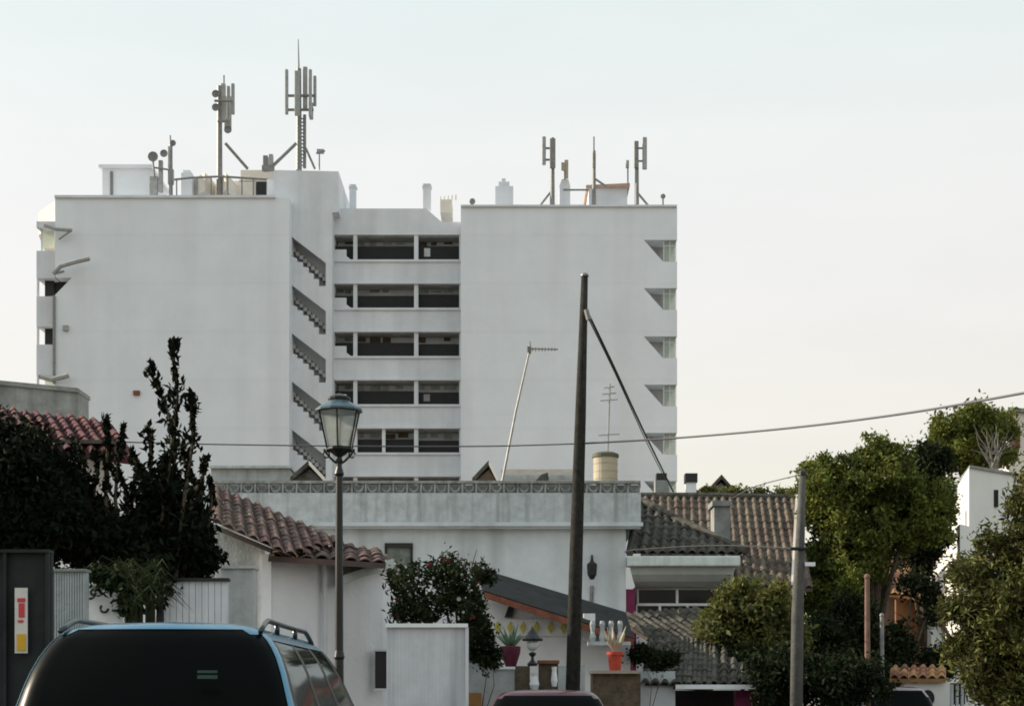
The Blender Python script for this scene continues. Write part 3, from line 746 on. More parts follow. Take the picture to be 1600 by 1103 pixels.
MB().col(889, 895, 1050, 25.6, .05).build('gate_leaf', gate_m, pw)
hw = thing('pot_stand_wall', 'dark brown garden wall with pale coping carrying the red pot', 'wall', (X(960, 28), 28, 0))
MB().col(926, 1001, 1052, 28, .8).build('wall', stone, hw); MB().pb(924, 1047, 998, 1051.8, 27.9, 1.0).build('coping', mat('tan_coping', (.42, .36, .26), .8), hw)
pt = thing('flower_pot', 'bright red pot with pale spiky plant on the brown wall coping', 'plant pot', at(961, 1047, 28.3))
s = 28.3/F
MB().lathe(at(961, 1047, 28.3), [(9*s, 0), (11.5*s, 24*s), (13*s, 24*s), (13*s, 29*s), (10*s, 29*s)], 20).build('pot', red_pot, pt)
pl = MB()
for k in range(11):
    a = 2*PI*k/11; b0 = at(961, 1020, 28.3); L = random.uniform(.28, .5)
    tip = b0+Vector((math.cos(a)*L*.5, math.sin(a)*L*.5, L))
    pl.tube([b0, b0.lerp(tip, .5)+Vector((math.cos(a)*.03, 0, .02)), tip], [.018, .03, .004], 5)
pl.build('plant', cream_pl, pt)
pt = thing('agave_pot', 'spiky agave in a crimson pot beside the small lantern', 'plant pot', at(800, 1040, 27.3))
s = 27.3/F
MB().lathe(at(798, 1042, 27.3), [(8*s, 0), (15*s, 22*s), (16*s, 32*s), (13*s, 33*s)], 18).build('pot', mat('crimson_pot', (.13, .02, .045), .8, .25, 8), pt)
pl = MB()
for k in range(17):
    a = 2*PI*k/17+.2; b0 = at(798, 1012, 27.3); L = random.uniform(.3, .45); el = random.uniform(.5, 1.3)
    tip = b0+Vector((math.cos(a)*L*math.cos(el), math.sin(a)*L*math.cos(el), L*math.sin(el)))
    pl.tube([b0, b0.lerp(tip, .4), tip], [.02, .03, .003], 4)
pl.build('plant', agave, pt)
lt = thing('garden_lantern', 'small black pointed lantern with pale round lamp on the wall', 'lantern', at(832, 1040, 26.8))
s = 26.8/F; c = at(832, 1040, 26.8)
MB().lathe(c, [(7*s, 0), (9*s, 3*s), (3*s, 9*s), (2*s, 14*s), (6*s, 18*s), (6*s, 20*s), (2*s, 22*s)], 12).build('base', black_m, lt)
MB().ball(c+Vector((0, 0, 33*s)), 9.5*s, 16).build('globe', mat('opal_globe', (.62, .62, .58), .3), lt)
MB().lathe(c, [(16*s, 39*s), (17*s, 42*s), (9*s, 50*s), (3*s, 58*s), (.5*s, 62*s)], 12).build('cap', black_m, lt)
# grey corrugated garden enclosure
ge = thing('sheet_fence', 'pale grey ribbed sheet enclosure between white house and red car', 'fence', (X(665, 21), 21, 0))
f = MB(); p = 604
while p < 728:
    f.box(X(p, 21), X(p+2.2, 21), 20.992, 21.03, 0, Z(980, 21)); f.box(X(p+2.2, 21), X(p+6, 21), 21.0, 21.03, 0, Z(980, 21)); p += 6
f.build('sheet', sheet, ge)
MB().box(X(603, 21), X(731, 21), 20.93, 21.08, Z(980, 21), Z(974, 21)).build('coping', frame_w, ge)
MB().box(X(727, 21), X(732, 21), 20.95, 21.1, 0, Z(980, 21)).build('post', sheet, ge)
MB().pb(1, 1, 2, 2, 21, .1) if False else None
lw = thing('low_garden_wall', 'stepped grey garden wall beyond the ribbed sheet enclosure', 'wall', (X(765, 26), 26, 0))
w = MB(); w.col(728, 768, 1030, 26, .25); w.col(768, 804, 1045, 26, .25); w.build('wall', grey_w, lw)
w = MB(); w.pb(726, 1026, 770, 1030, 25.95, .35); w.pb(770, 1041, 805, 1045, 25.95, .35); w.build('coping', white_w, lw)
MB().pb(732, 1082, 752, 1103, 25.9, .08).build('timber_panel', mat('orange_timber', (.35, .18, .06), .8), lw)

# ================================================================== white house on the left of the street
wh = thing('white_house', 'white walled house with faded red tiled roof behind the street lamp', 'house', (X(500, 24), 24, 0))
NY = 22.5
c0 = (X(415, NY), NY); cR = (X(598, 24.5), 24.5); cL = (X(338, 22.75), 22.75)
w = MB()
w.add([(c0[0], c0[1], -.3), (cR[0], cR[1], -.3), (cR[0], cR[1], Z(873, 24.5)), (c0[0], c0[1], Z(866, NY)),
       (c0[0], c0[1]+5, -.3), (cR[0]+.6, cR[1]+3, -.3), (cR[0]+.6, cR[1]+3, Z(873, 24.5)), (c0[0], c0[1]+5, Z(866, NY))],
      [(0, 1, 2, 3), (1, 5, 6, 2), (4, 7, 6, 5), (3, 2, 6, 7)])
w.build('front_wall', white_w, wh)
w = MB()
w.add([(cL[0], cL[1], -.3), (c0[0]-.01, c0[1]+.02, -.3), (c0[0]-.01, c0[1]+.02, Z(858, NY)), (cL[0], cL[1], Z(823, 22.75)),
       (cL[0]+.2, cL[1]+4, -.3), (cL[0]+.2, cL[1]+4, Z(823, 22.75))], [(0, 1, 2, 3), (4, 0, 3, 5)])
w.build('side_wall', grey_w, wh)  # white house wall in shade, the shade put in as grey
MB().box(c0[0]-.05, c0[0]+.09, c0[1]-.06, c0[1]+.08, -.3, Z(866, NY)).build('corner_trim', white_w, wh)
# main slope runs down to the right, its verge towards the street
A = at(330, 757, 26.3); B = at(530, 843, 25.0); N0 = at(330, 812, 22.35)
def kp(v, u):          # v: left->right, u: far->near
    return v < .46 or u < 1.12-(v-.46)/.54*1.02
tile_roof(A, B-A, N0-A, .22, .36, keep=kp, amp=.05).build('roof', tile_rd, wh)
va, vb = at(330, 817, 22.3), at(424, 856, 22.15); dn = Vector((0, 0, .07)); bk = Vector((0, .12, 0))
MB().hexa([va-dn, vb-dn, vb-dn+bk, va-dn+bk], [va, vb, vb+bk, va+bk]).build('verge_board', tile_rd, wh)
A2 = at(428, 846, 24.2); C2 = at(596, 858, 25.6); D2 = at(420, 867, 22.1)
tile_roof(A2, C2-A2, D2-A2, .24, .40, amp=.04).build('lower_roof', tile_rd, wh)
tile_roof(at(520, 842, 25.2), at(612, 872, 26)-at(520, 842, 25.2), at(520, 866, 24)-at(520, 842, 25.2), .24, .4, amp=.05).build('lower_roof', tile_rd, wh)
MB().tube([(X(508, 23.3), 23.28, 0), (X(508, 23.3), 23.28, Z(880, 23.3))], .035, 8).build('drainpipe', sheet, wh)
a, b = at(524, 916, 23.2), at(612, 886, 24.3); up = Vector((0, 0, .13)); bk = Vector((0, .5, .05))
MB().hexa([a, b, b+bk, a+bk], [a+up, b+up, b+bk+up, a+bk+up]).build('awning', mat('pale_green_awning', (.52, .58, .54), .7), wh)
f = MB(); f.pb(586, 1017, 604, 1075, 24.2, .12); wn = f.build('window', black_m, wh)
f = MB(); f.pb(584, 1014, 606, 1017, 24.15, .15); f.pb(584, 1075, 606, 1078, 24.15, .15); f.build('frame', white_w, wn)
shade_frame = MB(); shade_frame.pb(601, 848, 645, 855, TY-.10, .099); shade_frame.pb(601, 855, 605, 925, TY-.06, .059); shade_frame.pb(641, 855, 645, 925, TY-.06, .059)
ct = shade_frame.build('window', black_m, tb)  # black frame imitates the shadow of the lintel and window recess
MB().pb(605, 855, 641, 925, TY-.03, .029).build('shutter', mat('grey_green_shutter', (.20, .23, .20), .8, .3, 4, streak=.5, streak_col=(.09, .1, .09)), ct)
MB().tube([at(540, 851, 25), at(575, 863, 25.2), at(602, 875, 25.4)], .02, 5).build('roof_cable', cable_m, wh)

# ================================================================== left boundary: gate, walls
lg = thing('metal_gate', 'dark grey metal gate with upright sticker at the left edge', 'gate', (X(40, 11.5), 11.5, 0))
f = MB(); f.box(X(-140, 11.5), X(80, 11.5), 11.5, 11.56, 0, Z(864, 11.5)); f.build('panel', gate_m, lg)
f = MB()
for p in (-140, -60, 8, 74): f.box(X(p, 11.5), X(p+5, 11.5), 11.45, 11.5, 0, Z(862, 11.5))
f.box(X(-140, 11.5), X(80, 11.5), 11.44, 11.57, Z(864, 11.5), Z(859, 11.5)); f.build('frame', gate_m, lg)
tk = tag(MB().pb(23, 918, 43, 1020, 11.44, .008).build('sticker', signw), 'tall narrow white sticker with red and yellow marks on dark gate', 'sticker')
m1 = MB(); m1.pb(27, 934, 39, 940, 11.432, .008); m1.pb(29, 942, 38, 964, 11.432, .008); m1.pb(28, 968, 36, 972, 11.432, .008)
ORG[tk.name] = Vector((0, 0, 0)); m1.build('red_lettering', signr, tk)
m1 = MB(); m1.pb(26, 990, 40, 1016, 11.432, .008); m1.build('yellow_block', signy, tk)
bw = thing('grey_panel_wall', 'narrow pale grey wall panel between dark gate and shrub', 'wall', (X(105, 13), 13, 0))
f = MB(); p = 82
while p < 134: f.box(X(p, 13), X(p+3, 13), 12.98, 13.1, 0, Z(893, 13)); f.box(X(p+3, 13), X(p+4, 13), 13.0, 13.1, 0, Z(893, 13)); p += 4
f.build('sheet', grey_w, bw); MB().box(X(80, 13), X(136, 13), 12.95, 13.13, Z(893, 13), Z(889, 13)).build('coping', conc, bw)
sg = thing('painted_panel', 'white panel with dark curling ironwork half covered by leaves', 'panel', (X(160, 13.4), 13.4, 0))
MB().box(X(131, 13.4), X(192, 13.4), 13.4, 13.45, 0, Z(912, 13.4)).build('board', frame_w, sg)
m1 = MB()
def ring(p, q, r, a0, a1, Y): m1.tube([at(p+r*math.cos(a0+(a1-a0)*k/14), q+r*math.sin(a0+(a1-a0)*k/14), Y) for k in range(15)], .011, 5)
ring(140, 926, 9, .5, 5.6, 13.36); ring(146, 925, 4, 0, 6, 13.36); ring(181, 930, 8, 2.8, 8.5, 13.36); ring(180, 946, 8, 3.6, 8.5, 13.36); ring(163, 950, 6, 0, 4, 13.36)
m1.build('scrollwork', black_m, sg)
gg = thing('garden_gate', 'pale grey boarded gate beside a black post left of the white house', 'gate', (X(300, 15.5), 15.5, 0))
f = MB(); p = 256
while p < 356: f.box(X(p, 15.5), X(p+9, 15.5), 15.5, 15.54, 0, Z(908, 15.5)); f.box(X(p+9, 15.5), X(p+10, 15.5), 15.515, 15.54, 0, Z(908, 15.5)); p += 10
f.build('board_panel', sheet, gg); MB().box(X(254, 15.5), X(358, 15.5), 15.46, 15.58, Z(908, 15.5), Z(903, 15.5)).build('top_rail', black_m, gg)
MB().box(X(246, 15.5), X(255, 15.5), 15.45, 15.6, 0, Z(880, 15.5)).build('post', black_m, gg)
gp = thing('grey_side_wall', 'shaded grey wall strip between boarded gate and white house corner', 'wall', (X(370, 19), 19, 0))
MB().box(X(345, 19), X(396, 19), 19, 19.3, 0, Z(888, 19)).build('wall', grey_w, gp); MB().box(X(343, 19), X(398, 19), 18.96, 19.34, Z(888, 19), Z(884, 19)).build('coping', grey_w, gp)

# red roofed house + concrete block behind it
cb = thing('concrete_block_building', 'plain streaked concrete rooftop block at far left in front of the hotel', 'building', (X(60, 48), 48, 0))
a = (X(-60, 44), 44); 
w = MB(); w.plan([(X(-90, 46), 46), (X(122, 48), 48), (X(122, 48), 49.2), (X(-90, 46), 49.2)], -.3, Z(614, 48)); w.build('wall', conc, cb)
w = MB(); w.plan([(X(-90, 46), 45.9), (X(123, 48), 47.9), (X(123, 48), 49.3), (X(-90, 46), 49.3)], Z(614, 48)+.005, Z(607, 48)); w.build('coping', conc, cb)
rr = thing('red_roofed_house', 'white house with dark crimson tiled roof above the left shrub', 'house', (X(60, 30), 30, 0))
O = at(-60, 632, 33); U = at(150, 655, 33)-O; V = at(-45, 688, 29)-O
tile_roof(O, at(172, 660, 33)-O, V, .24, .4).build('roof', tile_crim, rr)
w = MB(); w.box(X(-60, 30), X(172, 30), 30, 36, -.3, Z(692, 30)); w.build('wall', white_w, rr)
MB().box(X(-60, 29.6), X(178, 29.6), 29.5, 30, Z(694, 29.6), Z(688, 29.6)).build('eave_board', tile_dk, rr)

# ================================================================== right distance buildings
wb = thing('white_block_house', 'white cubic house with sunlit side above the trees at right', 'house', (X(1515, 56), 56, 0))
A_ = (X(1484, 62), 62); B_ = (X(1514, 54), 54); C_ = (X(1590, 56), 56)
w = MB(); w.plan([A_, B_, C_, (X(1600, 64), 64)], -.3, Z(731, 54)); w.build('wall', mat('bright_white_render', (.78, .77, .74), .8, .04, 1), wb)
w = MB(); w.plan([(X(1463, 60), 60), (X(1480, 58.5), 58.5), (X(1486, 61), 61), (X(1470, 62.5), 62.5)], Z(776, 60), Z(738, 60)); w.build('balcony_box', MATS['bright_white_render'], wb)
MB().box(B_[0]-.62, B_[0]-.35, 55.0, 55.6, Z(822, 56), Z(790, 56)).build('shutter', terra, wb)
MB().plan([(A_[0]-.1, 61.9), (B_[0], 53.9), (C_[0], 55.9), (C_[0], 56.2), (B_[0]+.1, 54.2), (A_[0]+.1, 62.1)], Z(727, 54), Z(731, 54)-.001).build('coping', conc, wb)
MB().pb(1545, 765, 1560, 792, 55.0, .1).build('window', glass_d, wb)
w = MB(); w.plan([(X(1458, 57), 57), (X(1500, 50), 50), (X(1520, 51), 51), (X(1500, 58), 58)], -.3, Z(838, 54)); w.build('terrace_wall', MATS['bright_white_render'], wb)
bb = thing('beige_apartment_block', 'beige flat topped block at the right edge above the trees', 'building', (X(1600, 78), 78, 0))
w = MB(); w.plan([(X(1566, 84), 84), (X(1577, 76), 76), (X(1720, 78), 78), (X(1720, 90), 90)], -.3, Z(655, 78)); w.build('wall', sun_w, bb)
w = MB(); w.plan([(X(1564, 84), 84), (X(1575, 75.7), 75.7), (X(1722, 77.8), 77.8), (X(1722, 90), 90)], Z(655, 78)+.01, Z(649, 78)); w.build('coping', conc, bb)
for p in (1584,): MB().pb(p, 668, p+10, 700, 75.9, .2).build('window', terra, bb)
# rusty bank / terracotta yard
rb = thing('terracotta_outbuilding', 'rust orange outbuilding with tiled roof glimpsed through the trees', 'shed', (X(1430, 58), 58, 0))
w = MB(); w.plan([(X(1365, 58), 58), (X(1400, 54), 54), (X(1475, 56), 56), (X(1475, 60), 60), (X(1365, 61), 61)], -.3, Z(925, 56)); w.build('wall', earth, rb)
O = at(1370, 868, 60); tile_roof(O, at(1472, 880, 60)-O, at(1362, 925, 53.5)-O, .3, .5).build('roof', mat('orange_tile', (.32, .15, .08), .9, .3, 1, island=.4), rb)
# sloping white steps wall
sw = thing('white_stair_wall', 'white sloping stair wall glimpsed through the right hand shrub', 'wall', (X(1480, 44), 44, 0))
w = MB(); w.plan([(X(1456, 44), 44), (X(1462, 43), 43), (X(1525, 40), 40), (X(1520, 42), 42)], 0, .1) if False else None
w.prism([(X(1455, 44), -.3), (X(1520, 44), -.3), (X(1520, 44), Z(1052, 44)), (X(1500, 44), Z(1035, 44)), (X(1480, 44), Z(1005, 44)), (X(1464, 44), Z(968, 44)), (X(1455, 44), Z(900, 44))], 44, 44.4); w.build('wall', MATS['bright_white_render'], sw)
MB().tube([at(1460, 950, 43.9), at(1500, 1025, 43.9)], .05, 6).build('handrail', rust, sw)
# white gate pier with dark round grille
gp2 = thing('white_gate_wall', 'white curved garden wall with dark round grille and orange tile top', 'wall', (X(1445, 38), 38, 0))
pts = [(1406, 1103), (1409, 1075), (1418, 1062), (1430, 1068), (1440, 1060), (1484, 1062), (1484, 1103)]
w = MB(); w.prism([(X(a, 38), Z(b, 38)) for a, b in pts][::-1], 38, 38.3); w.box(X(1406, 38), X(1484, 38), 38, 38.3, 0, Z(1103, 38)); w.build('wall', MATS['bright_white_render'], gp2)
e = MB(); c = at(1450, 1090, 37.96); n = 16
e.add([(c.x+.16*math.cos(2*PI*k/n), 37.96, c.z+.2*math.sin(2*PI*k/n)) for k in range(n)] + [(c.x+.16*math.cos(2*PI*k/n), 38.02, c.z+.2*math.sin(2*PI*k/n)) for k in range(n)],
      [tuple(range(n))] + [(k, (k+1) % n, (k+1) % n+n, k+n) for k in range(n)]); e.build('grille', gate_m, gp2)
O = at(1392, 1042, 38.8); tile_roof(O, at(1478, 1042, 38.8)-O, at(1390, 1060, 37.8)-O, .22, .3).build('tile_coping', MATS['orange_tile'], gp2)
gp3 = thing('grey_gate_post', 'slim grey gate with pale cap beside the white curved wall', 'gate', (X(1500, 37), 37, 0))
w = MB()
for p in (1486, 1494, 1502): w.box(X(p, 37), X(p+4, 37), 37, 37.1, 0, Z(1068, 37))
w.build('bars', grey_w, gp3); MB().pb(1483, 1061, 1512, 1066, 36.95, .2).build('cap', frame_w, gp3); MB().pb(1486, 1066.5, 1508, 1100, 37.12, .05).build('backing', gate_m, gp3)

# ================================================================== poles and cables
tp = thing('timber_utility_pole', 'dark leaning timber pole standing nearest the middle of the picture', 'utility pole', (X(892, 24), 24, 0))
MB().tube([(X(891, 24), 24, -.2), at(900, 870, 24), at(907, 650, 24), at(913.5, 430, 24)], [.118, .105, .085, .052], 14).build('shaft', wood_d, tp, smooth=True)
MB().tube([at(916, 484, 23.9), at(920, 500, 23.9)], .04, 6).build('clamp', galv, tp)
MB().lathe(at(913.5, 432, 24), [(.065, 0), (.06, .03), (.01, .06)], 10).build('cap', galv, tp)
cp = thing('concrete_utility_pole', 'grey concrete pole in front of the trees right of the tiled house', 'utility pole', (X(1243, 27), 27, 0))
MB().tube([(X(1243, 27), 27, -.2), at(1246, 960, 27), at(1250, 850, 27), at(1254, 738, 27)], [.115, .105, .082, .055], 14).build('shaft', conc_pole, cp, smooth=True)
MB().tube([at(1235, 857, 26.9), at(1262, 857, 26.9)], .03, 6).build('crossarm', black_m, cp)
MB().pb(1258, 878, 1274, 884, 26.9, .1).build('bracket', frame_w, cp)
MB().lathe(at(1254, 742, 27), [(.075, 0), (.07, .06), (.02, .09)], 10).build('cap', black_m, cp)
bp = thing('thin_pole', 'thin reddish brown pole before the trees at right', 'pole', (X(1356, 34), 34, 0))
MB().tube([(X(1356, 34), 34, 0), at(1355, 902, 34)], [.07, .055], 10).build('shaft', rust, bp); MB().ball(at(1355, 901, 34), .07).build('finial', rust, bp)
bp = thing('thin_pole', 'shorter pale grey pole right of the thin brown pole', 'pole', (X(1379, 36), 36, 0))
MB().tube([(X(1379, 36), 36, 0), at(1378, 962, 36)], [.055, .045], 10).build('shaft', galv, bp); MB().ball(at(1378, 961, 36), .055).build('finial', galv, bp)

def cable(pts, r, m, label, name='overhead_cable', group='overhead cables'):
    P_ = [Vector(p) for p in pts]; out = []
    n = len(P_)
    for i in range(n-1):       # catmull rom
        p0 = P_[max(0, i-1)]; p1 = P_[i]; p2 = P_[i+1]; p3 = P_[min(n-1, i+2)]
        for k in range(10):
            t = k/10
            out.append(.5*((2*p1)+(-p0+p2)*t+(2*p0-5*p1+4*p2-p3)*t*t+(-p0+3*p1-3*p2+p3)*t*t*t))
    out.append(P_[-1])
    return tag(MB().tube(out, r, 6).build(name, m, smooth=True), label, 'cable', group)
cable([at(175, 690, 31), at(330, 694, 31), at(560, 697, 31), at(760, 697, 31), at(906, 693, 30.5)], .013, cable_g, 'thin grey cable crossing the hotel front left of the timber pole')
cable([at(906, 693, 24), at(1060, 684, 23), at(1240, 668, 21), at(1420, 645, 19), at(1600, 614, 17), at(1760, 584, 15.5), at(2300, 440, 12)], .0145, cable_g, 'long cable rising right across the open sky')
cable([at(919, 490, 23.9), at(960, 575, 26), at(1005, 672, 31), at(1052, 768, 41)], .021, cable_m, 'thick black cable dropping from pole top to brown roof')
cable([at(919, 497, 23.9), at(962, 585, 26), at(1010, 690, 31), at(1040, 750, 38)], .010, cable_m, 'thin cable hanging just below the thick black one')
cable([at(1250, 857, 27), at(1120, 852, 31), at(1000, 858, 36), at(976, 862, 39.9)], .012, cable_m, 'faint cable running along the brown roof eave to the concrete pole')
cable([at(1252, 741, 27), at(1180, 760, 32), at(1145, 778, 40)], .010, cable_g, 'faint short cable from concrete pole top down to brown roof')

# ---- street lamp
sl = thing('street_lamp', 'black post street lamp with tapered glass lantern in front of the hotel galleries', 'street lamp', (X(530, 17), 17, .13))
LY = 17.0; s = LY/F; c = at(530, 716, LY)
MB().lathe((c.x, LY, .13), [(.16, 0), (.16, .08), (.12, .14), (.10, .5), (.075, .62), (.055, .7), (.048, 1.6), (.06, 1.63), (.045, 1.7), (.038, c.z-.33), (.055, c.z-.30), (.03, c.z-.22), (.03, c.z-.12)], 16).build('post', black_m, sl, smooth=False)
head = MB().lathe(c, [(3*s, -14*s), (6*s, -4*s), (4*s, 2*s), (14*s, 9*s), (22*s, 13*s), (22*s, 16*s), (10*s, 17*s)], 8).build('lantern_base', black_m, sl)
def cage(r, z, n=6, rot=PI/6): return [Vector((c.x+r*math.cos(rot+2*PI*k/n), c.y+r*math.sin(rot+2*PI*k/n), c.z+z)) for k in range(n)]
lo, hi = cage(21*s, 16*s), cage(34*s, 73*s)
fr = MB()
for k in range(6):
    fr.tube([lo[k], hi[k]], 1.5*s, 5); fr.tube([lo[k], lo[(k+1) % 6]], 1.5*s, 5); fr.tube([hi[k], hi[(k+1) % 6]], 1.6*s, 5)
fr.build('lantern_frame', black_m, sl)
gl = MB(); i_lo, i_hi = cage(20*s, 17*s), cage(33*s, 72*s)
for k in range(6): gl.add([i_lo[k], i_lo[(k+1) % 6], i_hi[(k+1) % 6], i_hi[k]], [(0, 1, 2, 3)])
gl.build('lantern_glass', frost, sl)
MB().lathe(c, [(37*s, 73*s), (37*s, 76*s), (30*s, 81*s), (19*s, 87*s), (17*s, 89*s)], 12).build('lantern_roof', lampblue, sl)
MB().lathe(c, [(17*s, 89*s), (18*s, 92*s), (18*s, 95*s), (8*s, 99*s), (3*s, 101*s)], 12).build('finial', black_m, sl)
MB().lathe(c, [(5*s, 20*s), (8*s, 35*s), (7*s, 58*s), (2*s, 66*s)], 12).build('bulb', mat('opal_bulb', (.6, .6, .58), .4), sl)
sc_ = MB()
for sg_ in (-1, 1):
    sc_.tube([c+Vector((sg_*s*a, 0, s*b)) for a, b in ((3, -8), (9, -4), (15, 2), (20, 8), (24, 14))], 1.8*s, 6)
    sc_.tube([c+Vector((sg_*s*(20+5*math.cos(t_)), 0, s*(6+5*math.sin(t_)))) for t_ in [k*.6 for k in range(10)]], 1.3*s, 5)
sc_.build('scroll_bracket', black_m, sl)

# ================================================================== vehicles
def ring_pts(w, yr, yf, r, nb=8, nc=6, ns=24, bulge=.05):
    """right half of a rounded plan outline from rear centre to front centre, then mirrored"""
    R = min(r, w*.95, (yf-yr)*.45); pts = []
    for k in range(nb):
        t = k/nb; pts.append(((w-R)*t, yr - bulge*(1-t*t)))
    for k in range(nc):
        a = PI/2*k/nc; pts.append((w-R+R*math.sin(a), yr+R-R*math.cos(a)))
    for k in range(ns+1):
        pts.append((w, yr+R+(yf-yr-2*R)*k/ns))
    for k in range(1, nc+1):
        a = PI/2*k/nc; pts.append((w-R+R*math.cos(a), yf-R+R*math.sin(a)))
    for k in range(1, nb+1):
        t = k/nb; pts.append(((w-R)*(1-t), yf+bulge*2*(1-(1-t)**2)))
    m = [(-x, y) for x, y in pts[1:-1]][::-1]
    return pts + m, len(pts)
def vehicle(name, label, cat, loc, levels, glass, paint, gmat_rear, gmat_side, wheels, rot=0, bulge=.05):
    """levels: (z,w,yrear,yfront,cornerR); glass (lo,hi) level indexes"""
    t = thing(name, label, cat, loc)
    rings = []
    for z, w, yr, yf, r in levels:
        p, half = ring_pts(w, yr, yf, r, bulge=bulge); rings.append([(x, y, z) for x, y in p])
    n = len(rings[0]); L = Vector(loc)
    NB, NC, NS = 8, 6, 24
    def region(k):
        k2 = k if k < half else n-1-k
        if k >= half-1: k2 = n-1-k
        else: k2 = k
        if k2 < NB: return ('rear', k2)
        if k2 < NB+NC: return ('rc', k2-NB)
        if k2 < NB+NC+NS: return ('side', k2-NB-NC)
        if k2 < NB+2*NC+NS: return ('fc', 0)
        return ('front', 0)
    parts = {'body': [], 'rear_window': [], 'quarter': [], 'door': [], 'fd': [], 'windscreen': []}
    for i in range(len(rings)-1):
        for k in range(n):
            j = (k+1) % n; rgn, idx = region(k); sd = 'R' if k < half-1 else 'L'
            key = 'body'
            if glass[0] <= i < glass[2] and (rgn == 'rear' or (rgn == 'rc' and idx < 4)) and not (i == glass[2]-1 and rgn == 'rc' and idx > 1): key = 'rear_window'
            elif glass[0] <= i < glass[1]:
                if rgn == 'side' and 1 <= idx < 8: key = 'quarter'+sd
                elif rgn == 'side' and 9 <= idx < 16: key = 'door'+sd
                elif rgn == 'side' and 17 <= idx < 23: key = 'fd'+sd
                elif rgn == 'front': key = 'windscreen'
                elif rgn == 'side': key = 'pillar'+('A' if idx == 0 else 'B' if idx < 9 else 'C' if idx < 17 else 'D')+sd
            parts.setdefault(key, []).append((i, k, j))
    def mk(faces, nm, m, inset=0.0, par=None):
        mb = MB(); idx = {}
        def vid(i, k):
            if (i, k) not in idx:
                x, y, z = rings[i][k]
                idx[(i, k)] = len(mb.v); cx = (levels[i][2]+levels[i][3])/2
                v = Vector((x, y-cx, 0)); f_ = 1-inset/max(.3, v.length)
                mb.v.append((L.x+x*f_, L.y+cx+(y-cx)*f_, L.z+z))
            return idx[(i, k)]
        for i, k, j in faces: mb.f.append((vid(i, k), vid(i, j), vid(i+1, j), vid(i+1, k)))
        if nm == 'body':
            mb.f.append(tuple(vid(len(rings)-1, k) for k in range(n)))
        return mb.build(nm, m, par or t, smooth=True)
    body = mk(parts['body'], 'body', paint)
    for key, fs in parts.items():
        if not fs or key == 'body': continue
        if key == 'rear_window': mk(fs, 'rear_window', gmat_rear, .006)
        elif key == 'windscreen': mk(fs, 'windscreen', sideglass, .006)
        elif key.startswith('pillar'): mk(fs, 'pillar', black_m, .008)
        else: mk(fs, 'side_window', gmat_side, .010)
    for (x, y) in wheels:
        wl = MB(); c = L+Vector((x, y, .31)); n2 = 24
        for sx, r_ in ((.0, .31),):
            vs = []
            for dx, r2 in ((-.1, .26), (-.1, .30), (-.06, .31), (.06, .31), (.1, .30), (.1, .26)):
                for k in range(n2): vs.append((c.x+dx, c.y+r2*math.cos(2*PI*k/n2), c.z+r2*math.sin(2*PI*k/n2)))
            fs = [(a*n2+k, a*n2+(k+1) % n2, (a+1)*n2+(k+1) % n2, (a+1)*n2+k) for a in range(5) for k in range(n2)]
            wl.add(vs, fs)
        wo = wl.build('wheel', rubber, t, smooth=True)
        rm = MB(); vs = []
        for dx, r2 in ((-.09, .20), (-.08, .24), (.08, .24), (.09, .20)):
            for k in range(n2): vs.append((c.x+dx, c.y+r2*math.cos(2*PI*k/n2), c.z+r2*math.sin(2*PI*k/n2)))
        rm.add(vs, [(a*n2+k, a*n2+(k+1) % n2, (a+1)*n2+(k+1) % n2, (a+1)*n2+k) for a in range(3) for k in range(n2)]+[tuple(range(n2)), tuple(range(3*n2, 4*n2))])
        rm.build('rim', rim_m, wo)
    return t
VX = X(240, 8.8)
van = vehicle('minivan', 'blue minivan with black rear window and arched roof rails in the foreground', 'van', (VX, 8.55, 0),
  [(.24, .84, .12, 4.5, .3), (.42, .90, -.02, 4.7, .3), (.72, .92, -.04, 4.72, .3), (.95, .905, .02, 4.55, .25), (1.06, .87, .05, 4.1, .22), (1.18, .825, .09, 3.9, .20), (1.29, .785, .13, 3.72, .18),
   (1.38, .758, .17, 3.56, .16), (1.476, .728, .22, 3.4, .15), (1.56, .695, .27, 3.25, .15), (1.62, .662, .31, 3.14, .15), (1.665, .630, .34, 3.06, .15), (1.695, .60, .37, 3.0, .16), (1.725, .56, .40, 2.93, .18),
   (1.748, .50, .45, 2.85, .2), (1.768, .40, .55, 2.7, .22), (1.780, .27, .75, 2.5, .2), (1.786, .12, 1.1, 2.2, .1)],
  (4, 11, 13), carblue, carglass, sideglass, [(-.80, .85), (.80, .85), (-.80, 3.75), (.80, 3.75)])
L0 = Vector((VX, 8.55, 0))
for sd in (-1, 1):
    rl = MB(); pts = []
    for k in range(22):
        t_ = k/21; y = .42+t_*2.3
        z = 1.725 + .075*min(1, math.sin(PI*t_)*2.6)
        pts.append(L0+Vector((sd*(.575-.02*math.sin(PI*t_)), y, z-.01)))
    rl.tube(pts, .016, 8)
    for y in (1.15, 1.95): rl.tube([L0+Vector((sd*.56, y, 1.72)), L0+Vector((sd*.56, y, 1.79))], .018, 6)
    rl.build('roof_rail', railm, van, smooth=True)
for sd in (-1, 1):
    MB().box(L0.x+sd*.80-.06, L0.x+sd*.80+.06, 8.46, 8.62, .62, .98).build('tail_light', taillamp, van, bevel=.02)
MB().box(L0.x-.26, L0.x+.26, 8.44, 8.47, .62, .73).build('number_plate', frame_w, van)
MB().box(L0.x-.85, L0.x+.85, 8.42, 8.6, .3, .5).build('bumper', carblue, van, bevel=.05)
